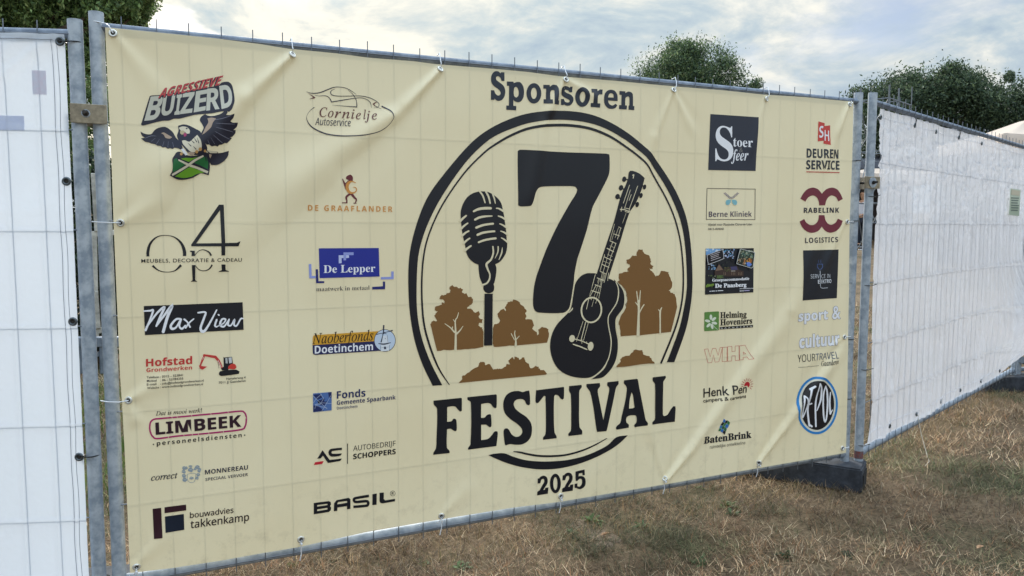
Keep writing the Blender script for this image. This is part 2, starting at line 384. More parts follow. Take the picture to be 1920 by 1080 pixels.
pg = np.clip((patch-0.46)*7, 0.04, 0.85); cols = np.where((RNG.random(n) < pg)[:, None], grn, dry)
cols *= np.array([1.14, 1.12, 1.10])*(0.72+1.0*np.clip((fbm(gx*2.3+9, gy*2.3, 4, 41)-0.34)*3.2, 0, 1))[:, None]
cols *= tone[:, None]
far = np.clip(rr/4.0, 1, 5)
blades('dry_grass', gx, gy, RNG.uniform(0.022, 0.072, n)*far**0.6, RNG.uniform(0.0014, 0.0030, n)*far, RNG.uniform(0.55, 1.42, n), cols, 'dry brown and straw coloured grass lying flat over the field', seg=2)
# longer stems standing along the bottom rails and the feet
n = 5200
s_ = RNG.uniform(0, 1, n); gx = -0.3+s_*6.9; gy = np.where(gx < 3.5, RNG.normal(0.03, 0.07, n), (gx-3.5)*0.35+RNG.normal(0.02, 0.09, n))
cols = pick(n, [(150, 126, 92), (126, 112, 74), (104, 98, 62), (176, 146, 108)], [3, 2, 2, 2])
blades('long_grass', gx, gy, RNG.uniform(0.03, 0.085, n), RNG.uniform(0.0016, 0.003, n), RNG.uniform(0.3, 1.3, n), cols, 'longer uncut grass stems under the fence')
# green grass behind the left gap
n = 9000
gx = RNG.uniform(-2.6, 0.9, n); gy = RNG.uniform(1.2, 4.6, n)
cols = pick(n, [(86, 108, 48), (66, 92, 40), (110, 120, 62), (140, 132, 90)], [3, 3, 2, 1])
blades('green_grass', gx, gy, RNG.uniform(0.06, 0.2, n), RNG.uniform(0.004, 0.008, n), RNG.uniform(0.1, 1.0, n), cols, 'greener grass growing behind the left fence joint')
# weed rosettes
M_WEED = attr_mat('weed_leaves', 0.55, 0.3, 0.4)
def weed(px, py, nleaf, size, col):
    c = ray(px, py); t = -CAM[2]/c[2]; p = CAM+c*t; p[2] = gz(p[0], p[1])
    size *= .8; col = tuple(int(.9*q+.1*98) for q in col); V = []; Q = []; C_ = []
    for i in range(nleaf):
        a = RNG.uniform(0, 2*np.pi); l = size*RNG.uniform(0.5, 1.1); wd = l*RNG.uniform(0.1, 0.2); el = RNG.uniform(0.15, 0.9)
        d = np.array([math.cos(a)*math.cos(el), math.sin(a)*math.cos(el), math.sin(el)]); s = np.array([-math.sin(a), math.cos(a), 0]); k = len(V)
        b0 = np.array([RNG.normal(0, size*0.25), RNG.normal(0, size*0.25), 0.002])
        V += [b0, b0+d*l*0.5+s*wd, b0+d*l*0.5-s*wd, b0+d*l*0.95-np.array([0, 0, l*0.22]), b0+d*l*0.25]
        Q += [[k, k+1, k+3, k+2]]; c_ = np.array(srgb(*col)[:3])*RNG.uniform(0.7, 1.3); C_ += [c_]*5
    o = fast_mesh('weed', np.array(V), np.array(Q), np.array(C_), M_WEED); o.location = p
    return o
for px, py, nl, sz, col, lab in (
    (1108, 977, 34, 0.075, (76, 112, 54), 'green leafy weed beside the cracked bare soil below the 2025 lettering'),
    (1072, 1000, 20, 0.05, (86, 108, 70), 'small grey green weed at the left edge of the bare soil patch'),
    (1200, 988, 20, 0.05, (84, 116, 64), 'small weed a little right of the bare soil patch'),
    (1362, 950, 26, 0.07, (84, 108, 56), 'weed in the grass below the contact rail right of the middle'),
    (1375, 966, 22, 0.06, (78, 100, 62), 'low weed just in front of its taller neighbour on the right'),
    (1312, 1058, 26, 0.06, (84, 104, 64), 'green weed at the lower edge right of the middle'),
    (796, 1060, 18, 0.045, (92, 120, 66), 'tiny weed below the rail, left one of the pair near the bottom edge'),
    (868, 1066, 30, 0.06, (96, 124, 76), 'pale green weed, right one of the pair near the bottom edge'),
    (548, 1062, 22, 0.05, (96, 116, 50), 'yellow green weed nearest the left end of the bottom rail'),
    (1475, 1043, 26, 0.06, (66, 88, 58), 'dark green weed in the right half of the trampled grass'),
    (1310, 915, 16, 0.04, (92, 108, 60), 'small weed close under the bottom rail'),
    (1590, 905+135, 18, 0.05, (72, 86, 60), 'dull green weed in front of the right hand fence foot')):
    tag(weed(px, py, nl, sz, col), lab, 'weed', 'weeds in the dry grass')
# bare cracked soil
def clods():
    V = []; Fc = []
    for (px, py, rx, ry) in ((1092, 980, .05, .03), (1122, 1003, .05, .035), (1105, 995, .035, .03), (1148, 1010, .045, .03), (1078, 985, .03, .02), (1135, 1020, .035, .02)):
        c = ray(px, py); t = -CAM[2]/c[2]; p = CAM+c*t; p[2] = gz(p[0], p[1]); k = len(V); m_ = 14
        V.append(p+np.array([0, 0, 0.009])); prof = ((0.55, 0.008), (1.0, 0.003), (1.15, -0.012))
        for q, h in prof:
            for i in range(m_):
                a = 2*math.pi*i/m_; j = 1+RNG.uniform(-.2, .2); V.append(p+np.array([rx*q*j*math.cos(a), ry*q*j*math.sin(a)*1.6, h+RNG.uniform(-.003, .003)]))
        for i in range(m_): Fc.append((k, k+1+i, k+1+(i+1) % m_))
        for l in range(2):
            for i in range(m_): a = k+1+l*m_; Fc.append((a+i, a+m_+i, a+m_+(i+1) % m_, a+(i+1) % m_))
    return mesh('bare_soil', V, Fc, mat('pale_soil', srgb(134, 116, 98), 0.95, noise_scale=60, col2=srgb(88, 74, 60), bump=0.004, bscale=80), smooth=False)
tag(clods(), 'cracked pale soil showing through the dry grass', kind='stuff')
# fallen dry leaves
lm = mat('dead_leaf', srgb(196, 160, 124), 0.7, col2=srgb(150, 112, 80), noise_scale=40)
for px, py, lab in ((1134, 1010, 'curled orange brown dead leaf on the bare soil patch'), (1587+250, 1036, 'pale curled dead leaf lying in the grass at the lower right')):
    c = ray(px, py); p = CAM+c*(-CAM[2]/c[2]); p[2] = gz(p[0], p[1])+0.022
    pts = [(-.022, 0, 0), (-.008, .011, .006), (.012, .009, .008), (.026, 0, .003), (.01, -.01, .009), (-.01, -.009, .007), (0, 0, -.002)]
    tag(mesh('dead_leaf', pts, [(6, 0, 1), (6, 1, 2), (6, 2, 3), (6, 3, 4), (6, 4, 5), (6, 5, 0)], lm, loc=p), lab, 'leaf', 'fallen leaves')

# ------------------------------------------------------------------ trees
M_LEAF = attr_mat('tree_leaves', 0.55, 0.35, 0.35)
M_BARK = mat('bark', srgb(92, 80, 66), 0.9, noise_scale=9, col2=srgb(58, 50, 42), bump=0.02, bscale=14)
def crown(blobs, nleaf, size, pal, wts, parent, droop=0.3, gap=0.45, seed=0):
    P = []; tot = sum(b[3]**1.6 for b in blobs)
    for bi, (bx, by, bz, br) in enumerate(blobs):
        m_ = int(nleaf*br**1.6/tot); 
        sub = RNG.normal(0, 1, (max(10, int(30)), 3)); sub /= np.linalg.norm(sub, axis=1)[:, None]
        sub = sub*br*RNG.uniform(0.55, 1.0, (len(sub), 1))
        w_ = RNG.random(len(sub))**2.2+0.05; i = RNG.choice(len(sub), m_, p=w_/w_.sum())
        q = sub[i]+RNG.normal(0, br*0.24, (m_, 3)); P.append(q*np.array([1, 1, .85])+[bx, by, bz])
    P = np.vstack(P)
    n = len(P); a = RNG.normal(0, 1, (n, 3)); a /= np.linalg.norm(a, axis=1)[:, None]; a[:, 2] -= droop
    b = np.cross(a, RNG.normal(0, 1, (n, 3))); b /= np.linalg.norm(b, axis=1)[:, None]
    s = size*RNG.uniform(0.6, 1.4, (n, 1)); a = a*s; b = b*s*0.42
    V = np.stack([P-a*0.5, P+b*0.5, P+a*0.5, P-b*0.5], 1).reshape(-1, 3); Q = np.arange(n*4).reshape(-1, 4)
    c = pick(n, pal, wts)
    return fast_mesh('crown', V, Q, np.repeat(c, 4, 0), M_LEAF, parent)
GREENS = [(78, 100, 72), (96, 118, 80), (118, 136, 92), (60, 80, 62), (140, 154, 110)]
def tree(name, base, h, blobs, nleaf, size, lab, cat='tree', pal=GREENS, wts=(3, 3, 2, 3, 1), trunk_r=0.2, limbs=7, grp=None, top_frac=.8):
    bx, by = base; z = float(gz(bx, by)); t = empty(name, (bx, by, z)); tag(t, lab, cat, grp)
    b = B(); rz = [(0, 0, -0.2), (0.05*h*.1, 0, h*.25), (-.02*h, .02*h, h*.5), (0, 0, h*top_frac*.72)]
    b.tube(rz, [trunk_r*1.2, trunk_r, trunk_r*.7, trunk_r*.25], 10)
    for i in range(limbs):
        q = blobs[i % len(blobs)]; s0 = Vector((0, 0, h*RNG.uniform(.25, .55)))
        e = Vector((q[0], q[1], q[2])); b.tube([s0, s0.lerp(e, .5)+Vector((0, 0, .04*h)), e], [trunk_r*.45, trunk_r*.28, trunk_r*.08], 7)
    b.make('trunk', M_BARK, t, True)
    crown(blobs, nleaf, size, pal, wts, t)
    return t
def px_blob(px, py, D, rpx, base, jit=0.0):    # blob at a bearing and distance, relative to the tree base
    p = at(px, py, D); r = rpx/F_PX*D; z = float(gz(*base)); return (p[0]-base[0], p[1]-base[1]+RNG.uniform(-jit, jit), p[2]-z, r)
# centre tree, about 40 m off
D = 40; b0 = at(1292, 400, D)[:2]
bl = [px_blob(x, y, D, r, b0, 1.2) for x, y, r in ((1290, 135, 62), (1292, 165, 70), (1290, 112, 42), (1248, 128, 34), (1330, 116, 40), (1225, 148, 28), (1352, 140, 30), (1268, 155, 45), (1320, 160, 44), (1378, 166, 18), (1205, 166, 16), (1355, 175, 34), (1240, 185, 46), (1300, 205, 56), (1350, 215, 50), (1210, 200, 30), (1296, 92, 24), (1270, 98, 22))]
tree('oak_tree', b0, 10.5, bl, 62000, 0.12, 'round dark green oak standing far behind the middle of the fence', trunk_r=.3, limbs=12, grp='trees beyond the fence')
# right tree, nearer and darker
D = 33; b0 = at(1760, 400, D)[:2]
bl = [px_blob(x, y, D, r, b0, 1.0) for x, y, r in ((1760, 200, 72), (1830, 195, 55), (1700, 205, 60), (1700, 165, 34), (1745, 160, 34), (1790, 156, 34), (1835, 160, 26), (1672, 180, 32), (1655, 205, 26), (1720, 200, 50), (1780, 205, 54), (1840, 200, 48), (1872, 215, 30), (1885, 190, 16), (1895, 225, 16), (1815, 140, 16), (1760, 240, 60), (1690, 240, 50), (1850, 240, 40), (1640, 240, 40), (1640, 300, 45), (1868, 148, 9), (1905, 172, 8), (1650, 170, 13), (1885, 165, 7), (1635, 180, 10))]
tree('field_maple', b0, 9, bl, 84000, 0.11, 'wide dark green tree with ragged feathery top behind the right fence panel', pal=[(66, 86, 66), (80, 98, 74), (56, 74, 60), (100, 116, 84)], trunk_r=.28, limbs=12, grp='trees beyond the fence')
# left tree, near, its branches hang into the top left corner
D = 11.5; b0 = at(-60, 500, D)[:2]
bl = [px_blob(x, y, D, r, b0, .8) for x, y, r in ((20, -20, 80), (100, -40, 70), (190, -15, 40), (222, 22, 26), (245, 12, 24), (262, 18, 16), (275, 2, 14), (236, 34, 18), (200, 45, 26), (258, -20, 26), (282, -14, 18), (248, 48, 10), (268, 34, 9), (212, 62, 16), (160, 10, 55), (205, 5, 42), (240, -12, 34), (262, 2, 22), (218, 38, 24), (170, 60, 40), (40, 40, 60), (110, 50, 50), (-40, 40, 80), (270, -40, 40), (215, -60, 60), (120, -120, 120), (-30, -100, 120), (160, 130, 55), (165, 220, 45), (60, 150, 80), (150, 300, 40), (10, 250, 90))]
tree('birch_tree', b0, 5.6, bl, 120000, 0.055, 'tall leafy green tree overhanging the left end of the fence', pal=[(104, 130, 80), (130, 154, 96), (84, 108, 70), (156, 172, 116)], wts=(3, 3, 2, 1), trunk_r=.16, limbs=14, grp='trees beyond the fence')
# hedge seen through the left joint
D = 8.6; b0 = at(185, 600, D)[:2]
bl = [px_blob(x, y, D, r, b0, .3) for x, y, r in ((160, 380, 60), (200, 420, 60), (180, 480, 60), (165, 540, 55), (205, 560, 50), (190, 620, 50), (170, 330, 50), (205, 350, 45), (215, 480, 55), (150, 450, 50))]
tree('hedge_shrub', b0, 1.9, bl, 16000, 0.06, 'dark green shrub seen through the gap between the left fence posts', 'shrub', pal=[(40, 58, 42), (56, 76, 50), (30, 44, 36), (92, 108, 76)], wts=(3, 2, 3, .6), trunk_r=.05, limbs=8)
# shrub masses low behind the right gap and the field edge
D = 45; b0 = at(1625, 400, D)[:2]
bl = [px_blob(x, y, D, r, b0, .5) for x, y, r in ((1600, 330, 40), (1640, 345, 35), (1620, 380, 40), (1660, 390, 30), (1590, 390, 30))]
tree('far_shrub', b0, 3, bl, 6000, 0.22, 'far dark shrub behind the tents in the right fence gap', 'shrub', pal=[(34, 48, 40), (46, 60, 46), (60, 74, 56)], wts=(3, 2, 1), trunk_r=.1, limbs=5)

# ------------------------------------------------------------------ fence panels
SP = 3.38/33; G0 = 0.17; ZT = 2.048; ZB = 0.17
PR = 0.0225
def cyl(name, a, b, r, seg=12): 
    bb = B(); bb.tube([a, b], r, seg); me = bpy.data.meshes.new(name); me.from_pydata([tuple(v) for v in bb.V], [], bb.F); me.polygons.foreach_set('use_smooth', [len(f) == 4 for f in bb.F]); me.update(); return me
def fence_panel(lab, loc, rz, x0, x1, nwire, wx0, rows, ztop, lost=(), seams=True):
    """local x along the panel, local y away from the camera, wires at y=0"""
    t = empty('mobile_fence', loc, rz); tag(t, lab, 'fence', 'mobile mesh fence panels')
    me = cyl('post', (0, 0, 0.06), (0, 0, ztop), PR, 16)
    for x in (x0, x1):
        o = link('post', me, M_GALV, t); o.location = (x, 0.020, 0)
    b = B(); b.tube([(x0+.01, .019, ZT-.002), (x1-.01, .019, ZT-.002)], .0155, 12); b.make('top_rail', M_RAIL, t, True)
    b = B(); b.tube([(x0+.01, .0235, ZB+.004), (x1-.01, .0235, ZB+.004)], .0205, 14)
    for x in (x0, x1):                                   # welded collars
        b.tube([(x+(.055 if x == x0 else -.055), .021, ZB+.004), (x+(.02 if x == x0 else -.02), .0235, ZB+.004)], .0235, 14)
    b.make('bottom_rail', M_RAIL2, t, True)
    wm = cyl('vertical_wire', (0, 0, ZB-.028), (0, 0, ZT+.036), .0019, 6)
    bent = None
    for i in range(nwire):
        o = link('vertical_wire', wm, M_WIRE, t); o.location = (wx0+i*SP, 0, RNG.uniform(-.003, .003))
        if i in lost: o.rotation_euler = (0, .012, 0)
        tilt = RNG.uniform(-.0012, .0012); o.rotation_euler = (0, tilt, 0)
    hm = cyl('horizontal_wire', (x0, 0, 0), (x1, 0, 0), .0021, 6)
    for z in rows:
        o = link('horizontal_wire', hm, M_WIRE, t); o.location = (0, .0038, z)
    return t
ROWS = [1.740, 1.417, 1.100, 0.773, 0.450, ZT-.004, ZB+.002]
main = fence_panel('galvanised mesh fence panel carrying the cream sponsor banner', (0, 0, 0), 0, -.073, 3.437, 34, 0.0, ROWS, 2.093)
AL = math.atan2(-.322, .947); 
left = fence_panel('galvanised mesh fence panel at the far left under white sheeting', (-.140-.947*3.5*1.0+0.0, .0+.322*3.5, -.03), AL, 0.0, 3.5, 33, 0.118, ROWS, 2.092)
DR = Vector((.943, .332, 0)).normalized(); AR = math.atan2(DR.y, DR.x)
right = fence_panel('galvanised mesh fence panel receding to the right under white sheeting', (3.515, -.028, 0), AR, 0.0, 3.40, 33, 0.09, ROWS, 2.093)
# feet ----------------------------------------------------------------
def foot(lab, loc, rz, lx=.70, ly=.215, h=.132, end_open=True):
    t = empty('ballast_block', loc, rz); tag(t, lab, 'fence foot', 'rubber fence feet')
    bm = bmesh.new()
    # block with sloping shoulders; its end hollow is a dark box below
    prof = [(-lx/2+.004, h), (lx/2-.004, h), (lx/2, 0), (-lx/2, 0)]
    vs = [[bm.verts.new((x, s*ly/2, z)) for x, z in prof] for s in (-1, 1)]
    bm.faces.new(vs[0]); bm.faces.new(vs[1][::-1])
    for i in range(4): bm.faces.new((vs[0][i], vs[1][i], vs[1][(i+1) % 4], vs[0][(i+1) % 4]))
    bmesh.ops.recalc_face_normals(bm, faces=bm.faces)
    bmesh.ops.bevel(bm, geom=bm.edges[:], offset=.008, segments=2, affect='EDGES')
    me = bpy.data.meshes.new('block'); bm.to_mesh(me); bm.free(); link('block', me, M_RUBBER, t)
    dk = mat('foot_hollow_shade', srgb(18, 19, 22), .95)  # near-black colour paints the shade inside slot and sockets, which are solid
    b = B(); b.box((lx/2-.0005, 0, .052), (.007, ly*.70, .082)); b.make('carry_slot', dk, t)
    b = B()
    for x in (-.16, -.09, .09, .16): b.tube([(x, 0, h), (x, 0, h+.0015)], .024, 14)
    b.make('socket', dk, t)
    return t
# right joint foot: its near end is at (3.40,-0.10)
fa = math.atan2(-.245, .163)      # long axis, from the far end to the near one
fx, fy = 3.485-.34*math.cos(fa)+.02, -.055-.34*math.sin(fa)*1.0
foot('dark rubber fence foot under the joint at the right end of the banner', (3.452-.30*math.cos(fa), -.035-.30*math.sin(fa), 0), fa)
foot('dark rubber fence foot at the far end of the right panel', (3.515+DR.x*3.40+.02, -.028+DR.y*3.40, 0.0), math.radians(-20), lx=.75)
foot('dark rubber fence foot under the left end of the banner', (-.22, .20, .0), math.radians(-12))
pl = B(); pl.box((-.02, .02, .010), (.30, .50, .020), Matrix.Rotation(-.35, 3, 'Z')); o = pl.make('plywood_board', mat('weathered_plywood', srgb(176, 150, 120), .8, noise_scale=7, col2=srgb(140, 118, 96))); bevel(o, .002, 1)
tag(o, 'weathered plywood board on the ground under the left fence joint', 'board')
# clamps --------------------------------------------------------------
def clamp(lab, loc, rz, wd, bolt_dx, disc=.013):
    t = empty('post_clamp', loc, rz); tag(t, lab, 'fence clamp', 'clamps joining the fence panels')
    b = B(); b.box((0, 0, 0), (wd, .005, .062)); o = b.make('plate', M_ZINC, t); bevel(o, .0012, 1)
    b = B(); b.box((0, .085, 0), (wd, .005, .062)); o = b.make('plate', M_ZINC, t)
    b = B(); b.tube([(bolt_dx, -.005, 0), (bolt_dx, -.013, 0)], .0105, 6, True); b.tube([(bolt_dx, -.013, 0), (bolt_dx-.004, -.034, .002)], [.0065, .006], 10)
    w_ = B(); w_.tube([(bolt_dx, -.002, 0), (bolt_dx, -.0055, 0)], disc, 18); w_.make('washer', M_GALV, t)
    b.tube([(bolt_dx, 0, 0), (bolt_dx, .10, 0)], .006, 8)
    b.make('bolt', M_BOLT, t)
    return t
cl = at(161, 213, 2.86)
clamp('dull zinc clamp plate bolting the two left fence posts together', (-.105, -.012, float(uv(161, 213, -.012)[1])), .02, .105, -.008)
clamp('dull zinc clamp plate bolting the two right fence posts together', (3.487, -.045, float(uv(1627, 342, -.045)[1])), math.radians(0), .112, .0, .027)
# sleeve on the bolt of right clamp: rubber ring
# ------------------------------------------------------------------ white sheeting
def tarp_mat(name, col, rough, trans, bumpd, bsx, bsy, bsz, streak, clear=0.0):
    m = bpy.data.materials.new(name); m.use_nodes = True; t = m.node_tree; p = t.nodes['Principled BSDF']
    p.inputs['Base Color'].default_value = col; p.inputs['Roughness'].default_value = rough; p.inputs['Specular IOR Level'].default_value = .5
    tcn = t.nodes.new('ShaderNodeTexCoord'); mp = t.nodes.new('ShaderNodeMapping'); mp.inputs['Scale'].default_value = (bsx, bsy, bsz)
    t.links.new(tcn.outputs['UV'], mp.inputs[0])
    n = t.nodes.new('ShaderNodeTexNoise'); n.inputs['Scale'].default_value = 1; n.inputs['Detail'].default_value = 7; n.inputs['Roughness'].default_value = .62
    n.inputs['Distortion'].default_value = .6
    t.links.new(mp.outputs[0], n.inputs['Vector'])
    v = t.nodes.new('ShaderNodeTexVoronoi'); v.feature = 'SMOOTH_F1'; v.inputs['Scale'].default_value = streak
    t.links.new(tcn.outputs['UV'], v.inputs['Vector'])
    ad = t.nodes.new('ShaderNodeMath'); ad.operation = 'MULTIPLY_ADD'; ad.inputs[1].default_value = .8; t.links.new(v.outputs[0], ad.inputs[0]); t.links.new(n.outputs[0], ad.inputs[2])
    b = t.nodes.new('ShaderNodeBump'); b.inputs['Distance'].default_value = bumpd; t.links.new(ad.outputs[0], b.inputs['Height']); t.links.new(b.outputs[0], p.inputs['Normal'])
    tr = t.nodes.new('ShaderNodeBsdfTranslucent'); tr.inputs[0].default_value = col
    ms = t.nodes.new('ShaderNodeMixShader'); ms.inputs[0].default_value = trans
    t.links.new(p.outputs[0], ms.inputs[1]); t.links.new(tr.outputs[0], ms.inputs[2])
    cl_ = t.nodes.new('ShaderNodeBsdfTransparent'); mc = t.nodes.new('ShaderNodeMixShader'); mc.inputs[0].default_value = clear   # thin film: a little of what stands behind shows through
    t.links.new(ms.outputs[0], mc.inputs[1]); t.links.new(cl_.outputs[0], mc.inputs[2]); t.links.new(mc.outputs[0], t.nodes['Material Output'].inputs[0])
    return m
def sheet(name, fn, us, vs, m, parent=None, smooth=True):
    U, Vv = np.meshgrid(us, vs); P = fn(U, Vv); nu, nv = len(us), len(vs)
    V = P.reshape(-1, 3); i = np.arange(nu-1)[None, :]+np.arange(nv-1)[:, None]*nu
    Q = np.stack([i, i+1, i+nu+1, i+nu], 2).reshape(-1, 4)
    me = bpy.data.meshes.new(name); me.from_pydata(V.tolist(), [], Q.tolist()); me.polygons.foreach_set('use_smooth', [smooth]*len(Q))
    ul = me.uv_layers.new(name='uv'); fl = Q.ravel(); ul.data.foreach_set('uv', np.stack([U.ravel()[fl], Vv.ravel()[fl]], 1).astype(np.float32).ravel()); me.update()
    return link(name, me, m, parent)
def eyelet(parent, p, nrm, R=.0125, m=None, hole=True):
    n = Vector(nrm).normalized(); b = B(); b.torus(Vector(p), n, R, .0042, 18, 6); o = b.make('eyelet', m or M_EYE, parent, True)
    if hole:
        b = B(); b.tube([Vector(p)-n*.0005, Vector(p)+n*.0005], R-.002, 14); b.make('hole', M_HOLE, o)
    return o
gauss = lambda d, w_: np.exp(-(d/w_)**2)
def wires(s, z, step, s0, rows, amp=.0016, w_=.006):
    k = (s-s0)/step; d = (k-np.round(k))*step; f = gauss(d, w_)*amp
    for r in rows: f = np.maximum(f, gauss(z-r, w_)*amp)
    return f
# left sheet: local panel frame s (from the joint to the left), z
LO = Vector((-.140, .0, 0)); LD = Vector((-.947, .322, 0)); LN = Vector((-.322, -.947, 0))
def f_left(s, z):
    t = .006+wires(s, z, SP, .113, [r-.03 for r in ROWS], .0022, .007)+.006*(fbm(s*3.0, z*2.2, 4, 3)-.45)+.0025*fbm(s*26, z*26, 3, 8)
    t = t+.012*gauss((s-.32)-(1.98-z)*.9+.15, .05)*np.clip((z-1.5)*2.2, 0, 1)+.008*gauss(s-.12-(1.95-z)*1.2, .03)*np.clip((z-1.45)*2, 0, 1)
    t = t+.004*gauss(s-.052, .007)
    return np.stack([LO.x+LD.x*s+LN.x*t, LO.y+LD.y*s+LN.y*t, z], -1)
M_TARP_L = tarp_mat('white_woven_sheeting', (.72, .79, .89, 1), .40, .42, .0012, 60, 60, 1, 45, .04)
tl = sheet('white_sheeting', f_left, np.r_[.022:1.0:.004, 1.0:3.4:.04], np.arange(.10, 2.012, .006), M_TARP_L)
tag(tl, 'smooth white sheeting with eyelets along its edge, tied over the left fence panel', 'tarpaulin', 'white sheeting on the fence')
def lpt(s, z, o=.0): q = f_left(np.array([[s]]), np.array([[z]]))[0, 0]; return Vector(q)+LN*o
def edge_px(px, py):     # z on the left sheet edge
    return float(uv(px, py, 0.0)[1])
b = B()
for k in range(2):                                     # sewn hem, thread line with tiny offsets
    s = .044+.016*k; zs = np.arange(.1, 2.0, .03)
    b.tube([lpt(s+.0015*math.sin(z*23), z, .0012) for z in zs], .0008, 4)
b.tube([lpt(s, 1.99, .0012) for s in np.arange(.03, .9, .03)], .0008, 4)
b.make('seam', mat('grey_thread', srgb(120, 128, 145), .8), tl)
LE = [(118, 78), (130, 340), (139, 603), (151, 857)]
for px, py in LE: eyelet(tl, lpt(.036, edge_px(px, py), .002), LN, .0105, M_DEYE)
patch_m = mat('show_through_blue', srgb(196, 206, 230), .45, col2=srgb(206, 214, 232), noise_scale=40, trans=.25); patch_r = mat('show_through_rose', srgb(214, 208, 222), .45, col2=srgb(208, 216, 230), noise_scale=40, trans=.25)  # added tinted patches standing for stickers behind that show through the sheeting
def lquad(s0, s1, z0, z1, m, nm):
    us = np.linspace(s0, s1, 8); vs = np.linspace(z0, z1, 6)
    def f(s, z): q = f_left(s, z); return q+np.array(LN)*.0012
    return sheet(nm, f, us, vs, m, tl)
o = lquad(.155, .30, edge_px(0, 240), edge_px(0, 212), patch_m, 'show_through_patch'); o['label'] = 'pale blue patch standing for a sticker behind that shows through the left edge of the sheeting'
o = lquad(.083, .125, edge_px(90, 176), edge_px(90, 131), patch_r, 'show_through_patch'); o['label'] = 'small pale rose patch standing for a label behind that shows through below the top corner eyelet'
# right sheet ------------------------------------------------------------
RO = Vector((3.515, -.028, 0)); RN = Vector((DR.y, -DR.x, 0))
RSTEP = SP
def f_right(s, q):
    """q 0 bottom .. 1 top"""
    zt = 2.018-.007*np.abs(np.sin(s*math.pi/.45))
    lift = np.clip((s-2.45)/1.0, 0, 1)
    zb = .212+.004*np.sin(s*5)+.34*lift**2.4
    z = zb+(zt-zb)*q
    k = (s-.09)/RSTEP; d = (k-np.round(k))
    pleat = .034*(vnoise(s*23+.7*np.sin(z*2.1), z*1.1, 2)-.5)+.022*(vnoise(s*52, z*1.7+s, 4)-.5)
    cr = .022*(fbm(s*7, z*6, 4, 12)-.47)*np.clip((z-1.2)*1.6, .35, 1)
    cre = .07*(.12-np.abs(fbm(s*6+z*4, z*9-s*2, 4, 19)-.47)).clip(0, 1)*np.clip((z-1.15)*1.8, 0, 1)*2
    diag = .03*(vnoise(s*7-z*3.2, z*.7, 6)-.5)*np.clip(1.2-z, 0, 1)*1.6
    t = .006+pleat*.40+cr*.8+cre+diag; t = np.where(t < .004, .004+.0015*np.tanh((t-.004)/.006), t)
    nearw = gauss(d*RSTEP, .018); t = t*(1-.6*nearw)+nearw*.0035+gauss(d*RSTEP, .006)*.003
    for r in (1.74, 1.417, 1.1, .773, .45): t = t+gauss(z-r-.004*np.sin(s*30), .010)*.005
    bulge = .30*np.clip((s-2.3)/1.0, 0, 1)**1.7*np.exp(-((z-.62)/.28)**2)
    t = t+bulge+.03*np.clip((s-1.6)/1.5, 0, 1)*np.exp(-((z-.8)/.5)**2)
    so = s+.07*np.exp(-((z-.66)/.16)**2)*np.clip((s-2.7)/.7, 0, 1)
    so = so*(1-.036*np.exp(-((z-1.12)/.28)**2)*np.clip((s-2.5)/.9, 0, 1))
    so = np.where(s < .12, so+(.12-s)*.35*(1-np.clip((z-.9)/1.1, 0, 1))*-.2, so)
    return np.stack([RO.x+DR.x*so+RN.x*t, RO.y+DR.y*so+RN.y*t, z], -1)
M_TARP_R = tarp_mat('white_glossy_crinkled_sheeting', (.66, .70, .79, 1), .12, .45, .030, 30, 22, 1, 17, .16)
M_TARP_R.node_tree.nodes['Principled BSDF'].inputs['Coat Weight'].default_value = .8; M_TARP_R.node_tree.nodes['Principled BSDF'].inputs['Coat Roughness'].default_value = .08
tr_ = sheet('white_sheeting', f_right, np.arange(.045, 3.41, .0055), np.linspace(0, 1, 200), M_TARP_R)
tag(tr_, 'crinkled glossy white sheeting billowing loose at its far lower corner on the right fence panel', 'tarpaulin', 'white sheeting on the fence')
def rpt(s, q, o=0.0): p = f_right(np.array([[s]]), np.array([[q]]))[0, 0]; return Vector(p)+RN*o
b = B()
b.tube([rpt(s, .035, .003) for s in np.arange(.06, 3.38, .03)], .0011, 4); b.tube([rpt(s, .975, .003) for s in np.arange(.06, 3.38, .03)], .0011, 4)
b.make('seam', mat('pale_thread', srgb(190, 196, 208), .7), tr_)
for s in (.38, .82, 1.28, 1.75, 2.25, 2.7): eyelet(tr_, rpt(s, .022, .003), RN, .010, M_DEYE)
for s in (.05, .53, .95, 1.4, 1.9): eyelet(tr_, rpt(s, .975, .003), RN, .010, M_DEYE)
# laminated notice on the right sheet
nt_ = empty('notice', rpt(2.98, .70, .012), AR); tag(nt_, 'small laminated notice with printed lines fixed to the right white sheeting', 'notice')
def hitR(px, py, off=.02):
    d = Vector(ray(px, py)); o = RO+RN*off; t = (o-Vector(CAM)).dot(RN)/d.dot(RN); p = Vector(CAM)+d*t; return p
def nquad(c4, m, name, off):
    V = [hitR(x, y, off)-nt_.location for x, y in c4]
    V = [Matrix.Rotation(-AR, 3, 'Z') @ v for v in V]; n = len(V); V2 = [v+Vector((0, .0012, 0)) for v in V]
    return mesh(name, V+V2, [tuple(range(n)), tuple(range(2*n-1, n-1, -1))]+[(i, n+i, n+(i+1) % n, (i+1) % n) for i in range(n)], m, nt_)
nquad([(1895, 353), (1914, 356), (1911, 405), (1892, 403)], mat('laminated_paper', srgb(186, 200, 178), .3), 'card', .028)
nquad([(1897, 355), (1912.5, 358), (1912, 367), (1896.3, 365)], mat('notice_header', srgb(198, 190, 166), .4), 'header', .030)
lt = mat('notice_ink', srgb(96, 112, 104), .6)
for i in range(6): y = 370+i*4.6; nquad([(1896.5, y), (1910.5-(i % 3), y+.6), (1910.5-(i % 3), y+2.5), (1896.3, y+1.9)], lt, 'text_line', .0305)

